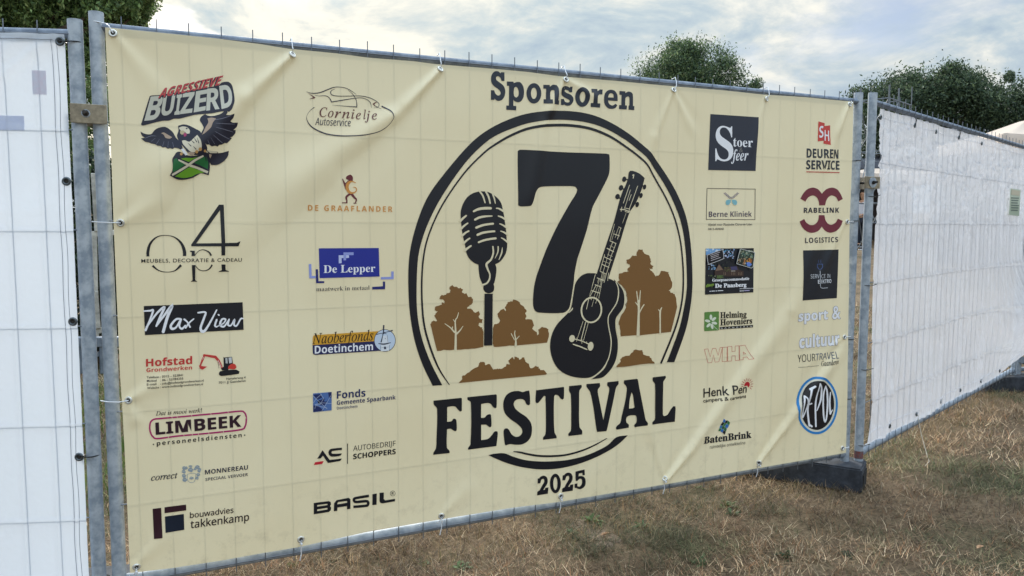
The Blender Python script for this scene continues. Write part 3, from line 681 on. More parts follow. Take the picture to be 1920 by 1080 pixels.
# ------------------------------------------------------------------ the banner
# relief: folds running from the eyelets; (start px, end px, amplitude, width at start, width at end)
FOLDS = [((548, 104), (455, 190), .016, .010, .035), ((470, 175), (215, 430), .016, .035, .10), ((420, 255), (260, 330), .006, .05, .07),
         ((825, 132), (735, 225), .017, .010, .030), ((745, 212), (470, 395), .017, .030, .10), ((640, 330), (300, 540), .007, .07, .10),
         ((1262, 170), (1222, 270), .006, .008, .030), ((1262, 170), (1302, 255), .005, .008, .030), ((1230, 250), (1180, 420), .006, .03, .05),
         ((1060, 148), (1018, 235), .010, .008, .035), ((1022, 225), (985, 420), .007, .03, .05), ((1060, 148), (1130, 190), .006, .008, .03),
         ((1246, 903), (1300, 835), .016, .010, .028), ((1290, 848), (1500, 560), .014, .028, .07), ((1480, 590), (1540, 420), .007, .05, .06),
         ((1421, 868), (1470, 800), .016, .009, .026), ((1462, 812), (1590, 640), .014, .026, .05),
         ((212, 62), (330, 210), .005, .010, .06), ((226, 418), (330, 360), .005, .010, .05), ((240, 750), (330, 700), .006, .010, .05), ((240, 752), (258, 800), .008, .008, .03),
         ((1585, 415), (1520, 560), .005, .010, .05), ((1578, 635), (1500, 700), .007, .010, .05), ((1590, 200), (1540, 330), .007, .012, .05),
         ((1590, 196), (1565, 260), .006, .010, .03), ((1246, 903), (1190, 700), .004, .010, .05), ((250, 1062), (330, 985), .004, .010, .05), ((1436, 182), (1405, 300), .005, .01, .04), ((826, 968), (890, 900), .004, .01, .05)]
FU = [(np.array(uv(*a)), np.array(uv(*b_)), am, w0, w1) for a, b_, am, w0, w1 in FOLDS]
def relief(u, v):
    u = np.asarray(u, float); v = np.asarray(v, float)
    f = .006*(fbm(u*1.7+3, v*1.7, 3, 14)-.45)
    for a, b_, am, w0, w1 in FU:
        d = b_-a; Lg = math.hypot(*d); d = d/Lg; px_, pz = u-a[0], v-a[1]
        t = (px_*d[0]+pz*d[1])/Lg; s = -px_*d[1]+pz*d[0]
        tc_ = np.clip(t, 0, 1); w_ = w0+(w1-w0)*tc_
        env = np.clip((t+.04)/.10, 0, 1)*np.clip((1.12-t)/.45, 0, 1); env = env*env*(3-2*env)
        f = f+1.1*am*env*(gauss(s, w_)-.55*gauss(s-1.5*w_, w_*1.1))
    return np.where(f < 0, -.0035*np.tanh(-f/.0035*.5), f)
GH = .01; GU0, GV0 = -20, 4; GNU, GNV = 400, 224
_gu, _gv = np.meshgrid((np.arange(GNU)+GU0)*GH, (np.arange(GNV)+GV0)*GH, indexing='ij')
_RG = relief(_gu, _gv); _RU, _RV = np.gradient(_RG, GH)
def _cell(u, v):
    a = np.asarray(u, float)/GH-GU0; b_ = np.asarray(v, float)/GH-GV0
    i = np.clip(np.floor(a+1e-9).astype(int), 0, GNU-2); j = np.clip(np.floor(b_+1e-9).astype(int), 0, GNV-2); return i, j, a-i, b_-j
def rlin(u, v):                                # the relief over one fixed triangle grid, shared by sheet and print
    i, j, a, b_ = _cell(u, v); r00, r10, r01, r11 = _RG[i, j], _RG[i+1, j], _RG[i, j+1], _RG[i+1, j+1]
    return np.where(a+b_ <= 1, r00+(r10-r00)*a+(r01-r00)*b_, r11+(r01-r11)*(1-a)+(r10-r11)*(1-b_))
def rnorm(u, v):
    i, j, a, b_ = _cell(u, v); bl = lambda G: (G[i, j]*(1-a)+G[i+1, j]*a)*(1-b_)+(G[i, j+1]*(1-a)+G[i+1, j+1]*a)*b_
    n = np.stack([-bl(_RU), -np.ones(np.shape(a)), -bl(_RV)], -1); return n/np.linalg.norm(n, axis=-1)[..., None]
ETOP = [(uv(x, y)) for x, y in ((198, 50), (207, 52), (300, 61), (415, 73), (500, 84), (548, 92), (640, 101), (700, 109), (788, 116), (825, 121), (924, 129), (1000, 136), (1060, 144), (1163, 152.5), (1262, 162), (1368, 170.5), (1438, 178), (1518, 183), (1600, 191))]
EBOT = [(uv(x, y)) for x, y in ((243, 1074), (262, 1072), (330, 1064), (420, 1050), (500, 1035.5), (563, 1025), (700, 995), (826, 974), (960, 952), (1048, 941), (1150, 924), (1246, 908.5), (1350, 890), (1421, 878), (1500, 864), (1585, 849))]
ELEF = [(uv(x, y)) for x, y in ((197, 50), (203, 180), (209, 300), (213, 418), (219, 560), (225, 700), (229, 760), (234, 850), (239, 960), (244, 1076))]
ERIG = [(uv(x, y)) for x, y in ((1600, 186), (1598, 300), (1593, 418), (1592, 540), (1590, 636), (1589, 740), (1586, 849))]
def interp(t, P, ax): P = sorted(P, key=lambda q: q[ax]); return np.interp(t, [q[ax] for q in P], [q[1-ax] for q in P])
UL, UR_ = min(q[0] for q in ELEF), max(q[0] for q in ERIG)
def f_banner(a, c):
    """a 0..1 across, c 0..1 up"""
    u0 = -.03+(3.40+.03)*a; zt = interp(u0, ETOP, 0); zb = interp(u0, EBOT, 0); v = zb+(zt-zb)*c
    ul = interp(v, ELEF, 1); ur = interp(v, ERIG, 1); u = ul+(ur-ul)*a
    return np.stack([u, BY-rlin(u, v), v], -1)
def banner_mat():
    m = bpy.data.materials.new('cream_printed_vinyl'); m.use_nodes = True; t = m.node_tree; p = t.nodes['Principled BSDF']
    c = srgb(232, 221, 187); p.inputs['Base Color'].default_value = c; p.inputs['Roughness'].default_value = .38; p.inputs['Specular IOR Level'].default_value = .5
    tcn = t.nodes.new('ShaderNodeTexCoord')
    n = t.nodes.new('ShaderNodeTexNoise'); n.inputs['Scale'].default_value = 1.3; n.inputs['Detail'].default_value = 5; t.links.new(tcn.outputs['Object'], n.inputs['Vector'])
    r = t.nodes.new('ShaderNodeValToRGB'); r.color_ramp.elements[0].color = srgb(228, 216, 181); r.color_ramp.elements[1].color = srgb(234, 224, 191)
    r.color_ramp.elements[0].position = .4; r.color_ramp.elements[1].position = .6; t.links.new(n.outputs[0], r.inputs[0])
    sp_ = t.nodes.new('ShaderNodeSeparateXYZ'); t.links.new(tcn.outputs['Object'], sp_.inputs[0])
    def mth(op, a, b_=None, c_=None):
        q = t.nodes.new('ShaderNodeMath'); q.operation = op
        for k, x in enumerate((a, b_, c_)):
            if x is None: continue
            if isinstance(x, (int, float)): q.inputs[k].default_value = x
            else: t.links.new(x, q.inputs[k])
        return q.outputs[0]
    def ridge(src, step, off):                   # the mesh wires press through from behind
        fr_ = mth('PINGPONG', mth('SUBTRACT', src, off), step/2); return mth('POWER', 2.718, mth('MULTIPLY', mth('POWER', mth('DIVIDE', fr_, .0042), 2), -1))
    # splashed dirt near the lower hem
    nd = t.nodes.new('ShaderNodeTexNoise'); nd.inputs['Scale'].default_value = 14; nd.inputs['Detail'].default_value = 8; nd.inputs['Roughness'].default_value = .75; t.links.new(tcn.outputs['Object'], nd.inputs['Vector'])
    low_ = t.nodes.new('ShaderNodeMapRange'); low_.inputs[1].default_value = .55; low_.inputs[2].default_value = .18; low_.inputs[3].default_value = 0.0; low_.inputs[4].default_value = 1.0; t.links.new(sp_.outputs[2], low_.inputs[0])
    dr = t.nodes.new('ShaderNodeMapRange'); dr.inputs[1].default_value = .52; dr.inputs[2].default_value = .72; t.links.new(nd.outputs[0], dr.inputs[0])
    dm = t.nodes.new('ShaderNodeMix'); dm.data_type = 'RGBA'; dm.inputs[7].default_value = srgb(150, 138, 112); t.links.new(r.outputs[0], dm.inputs[6])
    t.links.new(mth('MULTIPLY', mth('MULTIPLY', dr.outputs[0], low_.outputs[0]), .45), dm.inputs[0]); t.links.new(dm.outputs[2], p.inputs['Base Color'])
    hgt = mth('ADD', ridge(sp_.outputs[0], SP, 0.0), mth('MULTIPLY', ridge(sp_.outputs[2], .3225, .450), .6))
    bp = t.nodes.new('ShaderNodeBump'); bp.inputs['Distance'].default_value = .0002; t.links.new(hgt, bp.inputs['Height']); t.links.new(bp.outputs[0], p.inputs['Normal'])
    tr = t.nodes.new('ShaderNodeBsdfTranslucent'); tr.inputs[0].default_value = srgb(226, 220, 190)
    ms = t.nodes.new('ShaderNodeMixShader'); ms.inputs[0].default_value = .11
    t.links.new(p.outputs[0], ms.inputs[1]); t.links.new(tr.outputs[0], ms.inputs[2]); t.links.new(ms.outputs[0], t.nodes['Material Output'].inputs[0])
    return m
ban = sheet('sponsor_banner', f_banner, np.linspace(0, 1, 420), np.linspace(0, 1, 220), banner_mat())
_co = np.empty(len(ban.data.vertices)*3); ban.data.vertices.foreach_get('co', _co); _co = _co.reshape(-1, 3)
ban.data.normals_split_custom_set_from_vertices(rnorm(_co[:, 0], _co[:, 2]).tolist())
tag(ban, 'large cream vinyl sponsor banner with a festival emblem, creased and tied to the mesh fence', 'banner')
def bpt(px, py, off=0.0): u, v = uv(px, py); return Vector((u, BY-float(relief(u, v))-off, v))
# ------------------------------------------------------------------ print on the banner
_pm = {}
def ink(r, g, b):
    k = (r, g, b)
    if k not in _pm:
        _pm[k] = mat('ink_%02x%02x%02x' % k, srgb(r, g, b), rough=.30, spec=.5)
    return _pm[k]
INK = (20, 24, 34); NAVY = (28, 34, 62); WHITE = (244, 246, 252); CREAM = (232, 221, 187); BROWN = (132, 94, 52)
def catmull(P, n=5, closed=False):
    P = [np.array(p, float) for p in P]; m_ = len(P); out_ = []
    for i in range(m_ if closed else m_-1):
        if closed: a, b, c, d = P[(i-1) % m_], P[i], P[(i+1) % m_], P[(i+2) % m_]
        else: a, b, c, d = P[max(i-1, 0)], P[i], P[i+1], P[min(i+2, m_-1)]
        for k in range(n):
            t = k/n; out_.append(.5*((2*b)+(c-a)*t+(2*a-5*b+4*c-d)*t*t+(3*b-a-3*c+d)*t**3))
    if not closed: out_.append(P[-1])
    return out_
def smooth_poly(P, lim=62, n=4):
    """closed outline, rounded except at real corners"""
    P = [np.array(p, float) for p in P]; m_ = len(P)
    def corner(i):
        a = P[i]-P[i-1]; b = P[(i+1) % m_]-P[i]; c = np.dot(a, b)/(np.linalg.norm(a)*np.linalg.norm(b)+1e-9)
        return math.degrees(math.acos(max(-1, min(1, c)))) > lim
    cr = [corner(i) for i in range(m_)]; out_ = []
    for i in range(m_):
        p0, p1, p2, p3 = P[(i-1) % m_], P[i], P[(i+1) % m_], P[(i+2) % m_]
        L_ = np.linalg.norm(p2-p1)
        def tang(a, b, c, is_c):
            if is_c: return np.zeros(2)
            d = c-a; return d/(np.linalg.norm(d)+1e-9)
        t1 = tang(p0, p1, p2, cr[i]); t2 = tang(p1, p2, p3, cr[(i+1) % m_])
        if cr[i] and cr[(i+1) % m_]: out_.append(p1); continue
        for k in range(n):
            t = k/n; h1 = 2*t**3-3*t**2+1; h2 = t**3-2*t**2+t; h3 = -2*t**3+3*t**2; h4 = t**3-t**2
            m1 = t1*L_*.9 if not cr[i] else (p2-p1)*.9; m2 = t2*L_*.9 if not cr[(i+1) % m_] else (p2-p1)*.9
            out_.append(h1*p1+h2*m1+h3*p2+h4*m2)
    return out_
def pp(s):                                      # 'x,y x,y' -> list
    return [tuple(float(q) for q in t.split(',')) for t in s.split()]
class Print:
    """one printed piece of the banner; all coordinates are traced in a zoomed crop (ox, oy, k) and laid on the sheet"""
    def __init__(s, name, label, ox=0, oy=0, k=1.0): s.name, s.label, s.o, s.k = name, label, (ox, oy), k; s.el = []
    def frame(s, ox, oy, k): s.o, s.k = (ox, oy), k; return s
    def q(s, x, y): return uv(s.o[0]+x/s.k, s.o[1]+y/s.k)
    def add(s, V, T, col): s.el.append((np.array(V, float), T, col)); return s
    def poly(s, P, col, holes=(), smooth=False, lim=62):
        P = pp(P) if isinstance(P, str) else P; H = [pp(h) if isinstance(h, str) else h for h in holes]
        if smooth: P = smooth_poly(P, lim); H = [smooth_poly(h, lim) for h in H]
        loops = [[Vector((*s.q(*p), 0)) for p in lp] for lp in [P]+H]
        tris = geometry.tessellate_polygon(loops); V = [(v.x, v.y) for lp in loops for v in lp]
        return s.add(V, [tuple(t) for t in tris], col)
    def line(s, P, w, col, smooth=True, caps=True, closed=False):
        P = pp(P) if isinstance(P, str) else P; ws = list(w) if isinstance(w, (list, tuple)) else [w]*len(P)
        if len(ws) != len(P): ws = list(np.interp(np.linspace(0, 1, len(P)), np.linspace(0, 1, len(ws)), ws))
        if closed: P = P+[P[0]]; ws = ws+[ws[0]]
        if smooth and len(P) > 2:
            Q = catmull([(a, b, c) for (a, b), c in zip(P, ws)], 6); ws = [q[2] for q in Q]; P = [q[:2] for q in Q]
        P = [np.array(p, float) for p in P]; n = len(P); V = []; T = []
        for i, p in enumerate(P):
            d = P[min(i+1, n-1)]-P[max(i-1, 0)]
            sc = 1.0
            if 0 < i < n-1:
                a, b = P[i]-P[i-1], P[i+1]-P[i]; a = a/(np.linalg.norm(a)+1e-9); b = b/(np.linalg.norm(b)+1e-9)
                d = a+b; sc = 1/max(.45, np.linalg.norm(d)/2)
            d = d/(np.linalg.norm(d)+1e-9); nn = np.array([-d[1], d[0]])*ws[i]/2*sc; V += [p+nn, p-nn]
        for i in range(n-1): T += [(2*i, 2*i+1, 2*i+3), (2*i, 2*i+3, 2*i+2)]
        s.add([s.q(*v) for v in V], T, col)
        if caps and not closed:
            for i, j in ((0, 1), (n-1, n-2)):
                r = ws[i]/2
                if r/s.k < .7: continue
                d = P[i]-P[j]; a0 = math.atan2(d[1], d[0]); k = [P[i]]+[P[i]+r*np.array([math.cos(a0+t), math.sin(a0+t)]) for t in np.linspace(-1.5708, 1.5708, 7)]
                s.add([s.q(*v) for v in k], [(0, m_, m_+1) for m_ in range(1, 7)], col)
        return s
    def ell(s, cx, cy, rx, ry, col, rot=0.0, n=28, hole=None):
        def E(rx, ry): return [(cx+rx*math.cos(t)*math.cos(rot)-ry*math.sin(t)*math.sin(rot), cy+rx*math.cos(t)*math.sin(rot)+ry*math.sin(t)*math.cos(rot)) for t in np.linspace(0, 2*math.pi, n, endpoint=False)]
        a = E(rx, ry)
        if hole is None: return s.poly(a, col)
        b = E(rx-hole, ry-hole)
        s.add([s.q(*v) for v in a+b], [t for i in range(n) for t in ((i, (i+1) % n, n+(i+1) % n), (i, n+(i+1) % n, n+i))], col); return s
    def text(s, t, A, Bq, h, col, st='plain', off=0.0, space=1.0, top=None, out=None, shear=0.0):
        """baseline from A to B (crop pixels), cap height h; top: position above A of the cap line (for sheared letters)"""
        a = np.array(s.q(*A)); b = np.array(s.q(*Bq)); up = np.array(s.q(*(top or (A[0], A[1]-h))))-a
        V0, _ = text_tris(t, st, 0.0, space, shear); x0, x1 = V0[:, 0].min(), V0[:, 0].max(); ch = cap_h(st)
        for o_, c_ in ([(out[0], out[1])] if out else [])+[(off, col)]:
            V, T = text_tris(t, st, o_, space, shear)
            X = (V[:, 0]-x0)/(x1-x0); Y = V[:, 1]/ch
            s.add(a+X[:, None]*(b-a)+Y[:, None]*up, T, c_)
        return s
    def build(s):
        cols = []; TT = []; ZZ = []; MM = []
        for ei, (V, T, col) in enumerate(s.el):
            if col not in cols: cols.append(col)
            T = np.array(T); 
            if len(T) == 0: continue
            TT.append(V[T]); ZZ.append(np.full(len(T), 1.5e-3+ei*2.5e-5)); MM.append(np.full(len(T), cols.index(col)))
        TT = np.concatenate(TT); ZZ = np.concatenate(ZZ); MM = np.concatenate(MM)
        for fam in ((1/GH, 0), (0, 1/GH), (1/GH, 1/GH)):      # cut along the sheet's own triangle grid
            for it in range(12):
                c = TT @ np.array(fam); lo, hi = c.min(1), c.max(1); Lm = np.round((lo+hi)/2)
                Lm = np.where(Lm <= lo+1e-6, np.floor(lo+1e-6)+1, Lm); Lm = np.where(Lm >= hi-1e-6, np.ceil(hi-1e-6)-1, Lm)
                need = (Lm > lo+1e-6) & (Lm < hi-1e-6)
                if not need.any(): break
                A = TT[need]; d = (c-Lm[:, None])[need]; d[abs(d) < 1e-9] = 0; z_, m_ = ZZ[need], MM[need]
                npos = (d > 0).sum(1); nneg = (d < 0).sum(1); lone = np.where(npos == 1, np.argmax(d, 1), np.argmin(d, 1))
                lone = np.where((npos == 1) | (nneg == 1), lone, 0); r_ = np.arange(len(A))
                a0, b0_, c0_ = A[r_, lone], A[r_, (lone+1) % 3], A[r_, (lone+2) % 3]; da, db, dc = d[r_, lone], d[r_, (lone+1) % 3], d[r_, (lone+2) % 3]
                P_ = a0+(b0_-a0)*(da/(da-db))[:, None]; Q_ = a0+(c0_-a0)*(da/(da-dc))[:, None]
                new = np.concatenate([np.stack(q, 1) for q in ((a0, P_, Q_), (P_, b0_, c0_), (P_, c0_, Q_))])
                TT = np.concatenate([TT[~need], new]); ZZ = np.concatenate([ZZ[~need], z_, z_, z_]); MM = np.concatenate([MM[~need], m_, m_, m_])
                e1, e2 = TT[:, 1]-TT[:, 0], TT[:, 2]-TT[:, 0]; ar = abs(e1[:, 0]*e2[:, 1]-e1[:, 1]*e2[:, 0]); ok = ar > 1e-12; TT, ZZ, MM = TT[ok], ZZ[ok], MM[ok]
        e1, e2 = TT[:, 1]-TT[:, 0], TT[:, 2]-TT[:, 0]; cr = e1[:, 0]*e2[:, 1]-e1[:, 1]*e2[:, 0]
        TT = np.where((cr < 0)[:, None, None], TT[:, ::-1], TT)          # every face looks towards -y
        cen = TT.mean(1); n = len(TT); i, j, a_, b_ = _cell(cen[:, 0], cen[:, 1])
        vi, vj = TT[..., 0]/GH-GU0-i[:, None], TT[..., 1]/GH-GV0-j[:, None]; lowr = (a_+b_ <= 1)[:, None]
        r00, r10, r01, r11 = (_RG[i, j][:, None], _RG[i+1, j][:, None], _RG[i, j+1][:, None], _RG[i+1, j+1][:, None])
        f = np.where(lowr, r00+(r10-r00)*vi+(r01-r00)*vj, r11+(r01-r11)*(1-vi)+(r10-r11)*(1-vj))
        P3 = np.stack([TT[..., 0], BY-f-ZZ[:, None], TT[..., 1]], -1).reshape(-1, 3)
        me = bpy.data.meshes.new(s.name); me.vertices.add(3*n); me.vertices.foreach_set('co', P3.astype(np.float32).ravel())
        me.loops.add(3*n); me.loops.foreach_set('vertex_index', np.arange(3*n, dtype=np.int32)); me.polygons.add(n); me.polygons.foreach_set('loop_start', np.arange(0, 3*n, 3, dtype=np.int32))
        me.polygons.foreach_set('material_index', MM.astype(np.int32)); me.update(calc_edges=True)
        nr = rnorm(P3[:, 0], P3[:, 2])
        for c in cols: me.materials.append(ink(*c))
        me.polygons.foreach_set('use_smooth', [True]*len(me.polygons))
        me.normals_split_custom_set_from_vertices(nr.tolist())
        me.update()
        o = bpy.data.objects.new(s.name, me); COL.objects.link(o); o.parent = ban
        if s.label: o['label'] = s.label
        return o
# --- title
DK = (40, 48, 62)
p = Print('title_lettering', 'dark slab lettering Sponsoren at the top middle', 910, 125, 6.62)
p.poly('235,72 235,178 200,178 185,140 155,118 130,130 135,165 180,200 225,240 245,300 235,370 200,415 150,425 112,398 110,412 68,412 68,293 108,293 120,330 150,358 178,352 188,325 170,290 110,245 75,200 68,150 80,95 115,60 155,58 185,82 195,70', DK, smooth=True)
p.poly('265,185 345,187 352,205 385,192 430,195 465,240 478,310 470,380 440,430 400,442 355,425 345,410 345,485 382,490 380,543 258,535 258,483 290,483 292,240 265,238', DK, ['378,250 400,270 412,320 405,365 380,385 355,365 350,310 358,262'], smooth=True)
for cx, cy, rx, ry, hx, hy in ((600, 332, 92, 127, 37, 70), (1202, 378, 89, 122, 33, 66)):
    p.poly([(cx+rx*math.cos(t), cy+ry*math.sin(t)) for t in np.linspace(0, 6.2832, 30)[:-1]], DK, [[(cx+hx*math.cos(t), cy+hy*math.sin(t)) for t in np.linspace(0, 6.2832, 24)[:-1]]])
p.poly('717,225 795,228 800,250 835,225 880,230 898,260 900,300 898,420 912,422 912,472 845,470 845,420 852,300 840,290 815,295 803,320 800,408 825,410 825,462 720,458 720,405 748,405 752,275 717,272', DK, smooth=True, lim=50)
p.poly('1078,250 1075,318 1045,318 1025,295 990,285 985,300 1000,320 1060,350 1090,390 1085,440 1050,480 1010,485 975,470 970,478 940,475 940,400 975,400 990,435 1025,445 1045,435 1040,415 990,385 945,350 932,310 945,262 985,242 1020,245 1045,262 1050,250', DK, smooth=True)
p.poly('1312,275 1388,278 1392,305 1420,285 1455,285 1450,345 1410,345 1390,370 1388,455 1422,458 1420,510 1305,500 1305,452 1335,452 1340,325 1312,322', DK, smooth=True, lim=50)
p.poly('1638,428 1520,420 1530,455 1560,480 1590,478 1610,460 1635,478 1615,510 1570,525 1520,515 1480,470 1470,410 1480,340 1515,298 1560,287 1605,302 1635,350 1640,400', DK, ['1520,382 1590,385 1585,345 1560,330 1535,340'], smooth=True)
p.poly('1662,302 1735,307 1735,330 1770,310 1810,320 1828,350 1830,488 1847,490 1845,540 1775,535 1775,485 1785,482 1785,385 1770,368 1745,380 1735,400 1733,480 1755,485 1752,532 1657,527 1657,478 1685,478 1690,352 1662,348', DK, smooth=True, lim=50)
p.build()
# --- emblem ring
OUT = pp('811,723 792.5,685 777.5,640 768.7,590 765.5,540 766,495 771,457.5 784,411 803,367 835,323 880,271 917,242 960,221.5 997,211.5 1047,207.5 1097,212 1135,225 1172,246 1202,269.5 1224,292 1247,325 1270,365 1287,410 1295.5,465 1298,520 1297.5,545 1294,577 1285,620 1264,679')
INN = pp('829,722 807.5,680 791,635 782.5,590 781,540 784,482 795,438 815,392 840,350 875,302 907,270 930,254 960,241 997,229.5 1047,224.5 1097,229 1135,241 1172,262 1190,276 1210,294 1237,332 1260,374 1277,419 1285,470 1287.5,520 1287,545 1282,577 1272,620 1250,679')
THN = pp('842,721 822,690 805,647 794,602 790.5,540 794,482 805,437 830,383 870,325 907,287 930,270 960,253 997,239.5 1047,234.5 1097,239 1135,252 1167,271 1207,303 1235,347 1260,397 1274,445 1280,495 1280.5,540 1276,577 1264,620 1239.5,680')
p = Print('emblem_ring', 'black double ring around the festival emblem')
o_, i_ = catmull(OUT, 4), catmull(INN, 4)
n_ = 110; rs = lambda P: (lambda A: np.stack([np.interp(np.linspace(0, 1, n_), np.r_[0, np.cumsum(np.hypot(*np.diff(A, axis=0).T))]/np.hypot(*np.diff(A, axis=0).T).sum(), A[:, k]) for k in (0, 1)], 1))(np.array(P))
o_, i_ = rs(o_), rs(i_)
p.add([p.q(*v) for v in np.vstack([o_, i_])], [t for i in range(n_-1) for t in ((i, i+1, n_+i+1), (i, n_+i+1, n_+i))], INK)
p.line(THN, [1.5, 4, 3.6, 3.2, 3, 3, 3.2, 4.2, 5, 5.5, 5, 4, 3.2, 3, 3, 3.2, 3.4, 3.6], INK)
p.frame(800, 700, 4)
p.poly('462,613 500,603 580,599 650,625 740,650 850,660 950,659 1060,648 1180,620 1290,575 1360,535 1425,477 1508,464 1450,520 1380,570 1270,628 1150,675 1020,708 920,719 820,718 700,700 600,672 520,640', INK, smooth=True)
p.line('652,586 700,592 770,608 850,619 950,620 1050,610 1160,580 1260,537 1352,486', [6, 13, 15, 15, 15, 14, 13, 10, 5], INK)
p.build()
# --- FESTIVAL
p = Print('festival_lettering', 'big black western style lettering FESTIVAL', 800, 700, 4)
for P_, H_ in (('50,204 258,183 263,190 263,280 250,287 232,270 215,250 190,246 153,253 152,363 185,358 200,340 215,342 222,352 224,425 212,434 195,425 180,415 152,417 150,555 170,580 170,597 48,610 50,595 68,560 72,500 76,265 52,232', ()),
               ('305,178 520,157 525,165 523,255 512,262 495,250 478,228 455,222 408,230 407,334 435,330 452,312 475,306 482,312 485,395 474,405 460,396 445,385 408,385 408,500 460,490 490,460 510,435 530,435 533,450 522,545 310,572 309,560 328,530 330,215 306,198', ()),
               ('745,132 768,128 772,150 775,228 765,240 748,232 735,205 715,193 680,195 658,210 652,235 665,265 700,295 745,325 778,365 789,410 782,470 755,510 715,532 665,535 625,530 592,540 585,530 576,440 582,418 602,412 618,425 635,455 665,475 695,470 715,445 712,415 680,380 630,345 590,305 575,260 577,205 600,160 640,137 690,132 720,140', ()),
               ('820,127 1028,101 1030,110 1028,185 1020,197 1005,190 985,165 965,160 956,172 953,300 958,440 972,470 974,486 873,498 872,482 888,460 893,420 893,300 890,172 880,168 862,190 835,222 820,222 815,205', ()),
               ('1068,95 1160,86 1162,104 1145,130 1143,200 1145,400 1165,430 1165,458 1063,470 1062,452 1080,430 1083,350 1080,160 1067,128', ()),
               ('1198,80 1297,72 1300,95 1282,125 1290,180 1324,350 1360,170 1368,110 1353,90 1355,66 1437,57 1438,78 1420,105 1400,200 1352,420 1346,433 1278,439 1272,420 1250,260 1225,140 1198,100', ()),
               ('1480,52 1575,41 1582,50 1592,110 1625,280 1640,350 1655,372 1653,390 1560,404 1556,388 1573,368 1572,322 1560,314 1515,318 1497,335 1497,365 1515,385 1514,407 1424,422 1418,410 1425,395 1450,372 1462,320 1490,200 1500,115 1493,92 1478,75', ('1535,142 1545,160 1558,255 1545,262 1517,264 1522,200',)),
               ('1694,30 1790,18 1793,32 1775,60 1773,100 1771,310 1780,321 1805,310 1830,270 1850,245 1865,248 1866,270 1860,362 1690,383 1690,365 1710,345 1712,280 1711,80 1694,55', ())):
    p.poly(P_, INK, H_, smooth=True, lim=60)
p.build()
# --- 2025
p = Print('year_lettering', 'black slab numerals 2025 at the lower middle', 960, 810, 4)
for dx_, dy_ in ((0, 0), (187, -23)):
    p.line([(205+dx_, 378+dy_), (212+dx_, 350+dy_), (233+dx_, 339+dy_), (250+dx_, 348+dy_), (252+dx_, 378+dy_), (230+dx_, 415+dy_), (206+dx_, 458+dy_)], [14, 20, 24, 26, 26, 24, 20], INK)
    p.poly([(188+dx_, 448+dy_), (200+dx_, 438+dy_), (245+dx_, 432+dy_), (248+dx_, 418+dy_), (272+dx_, 414+dy_), (267+dx_, 462+dy_), (187+dx_, 474+dy_)], INK)
    p.poly([(192+dx_, 348+dy_), (210+dx_, 345+dy_), (212+dx_, 382+dy_), (190+dx_, 385+dy_)], INK)
p.ell(324, 385, 41, 73, INK, 0, 30, 25)
p.poly('475,296 543,280 545,322 528,324 526,306 500,311 497,345 475,352', INK)
p.line('484,358 505,340 530,345 538,370 532,400 508,418 486,412', [18, 20, 24, 27, 26, 20, 14], INK); p.poly('468,388 489,384 490,420 468,418', INK)
p.build()
# --- seven
p = Print('numeral', 'huge black numeral 7 with rounded corners', 960, 270, 4)
p.poly('42,52 60,43 200,50 400,62 700,72 728,78 731,100 728,215 700,285 640,400 600,480 560,640 510,800 490,860 468,970 462,1040 440,1180 425,1235 385,1265 200,1264 170,1248 157,1200 162,1090 180,1000 200,940 260,780 340,610 430,450 480,370 488,340 470,320 400,316 250,318 200,328 175,360 155,430 140,460 120,466 60,468 44,460 43,300 41,120', INK, smooth=True, lim=50)
p.build()
# --- trees of the emblem
p = Print('tree_print', 'brown tree silhouette left of the microphone stand', 800, 530, 7.717)
def jag(P, amp, n=3, seed=1):
    P = pp(P) if isinstance(P, str) else P; rg = np.random.default_rng(seed); out_ = []
    for i, a in enumerate(P):
        b = P[(i+1) % len(P)]; L_ = math.hypot(b[0]-a[0], b[1]-a[1]); out_.append(a)
        if L_ > 200: continue
        for k in range(1, n): t = k/n; out_.append((a[0]+(b[0]-a[0])*t+rg.normal(0, amp), a[1]+(b[1]-a[1])*t+rg.normal(0, amp)))
    return out_
p.poly(jag('148,987 95,780 50,600 75,560 100,545 135,560 150,552 120,500 125,450 155,410 118,400 118,355 160,335 215,320 216,285 250,300 262,275 240,245 188,235 190,200 210,180 240,185 330,145 345,110 325,90 330,60 375,35 400,60 430,60 460,80 490,72 515,90 520,150 555,160 575,150 600,210 650,208 668,240 665,290 640,320 600,345 590,375 640,375 665,405 700,435 755,410 770,460 740,485 770,520 803,525 800,580 750,585 745,615 800,645 812,700 820,710 818,930 740,945 600,960 450,970 300,975', 5), BROWN)
p.line('415,973 418,740 412,560 440,500 460,430', [36, 26, 18, 14, 8], CREAM); p.line('400,715 340,650 258,590', [24, 16, 8], CREAM); p.line('425,745 480,690 525,625', [24, 18, 6], CREAM); p.line('365,690 372,640', [10, 14], CREAM); p.line('408,570 380,530', [10, 8], CREAM)
p.build(); p = Print('tree_print', 'brown tree silhouette between microphone stand and guitar', 900, 550, 6.171)
p.poly(jag('150,400 170,355 220,340 230,310 205,270 200,235 240,190 275,180 290,205 300,190 288,155 318,120 320,98 370,95 385,70 430,85 455,100 470,130 510,160 540,205 520,225 535,270 525,300 600,305 625,370 605,410 655,450 660,485 680,470 672,420 715,388 750,395 790,415 797,470 775,570 420,603 300,610 180,620 155,605 148,560', 4, seed=2), BROWN)
p.line('412,605 412,540 400,470 405,430', [26, 16, 12, 8], CREAM); p.line('398,540 360,465', [8, 10], CREAM); p.line('415,535 455,492', [10, 8], CREAM)
def fr(P, ox, oy, k, ox2, oy2, k2): return [((ox+x/k-ox2)*k2, (oy+y/k-oy2)*k2) for x, y in pp(P)]
p.build(); p = Print('bush_print', 'long low brown bush silhouette left of the guitar', 900, 550, 6.171)
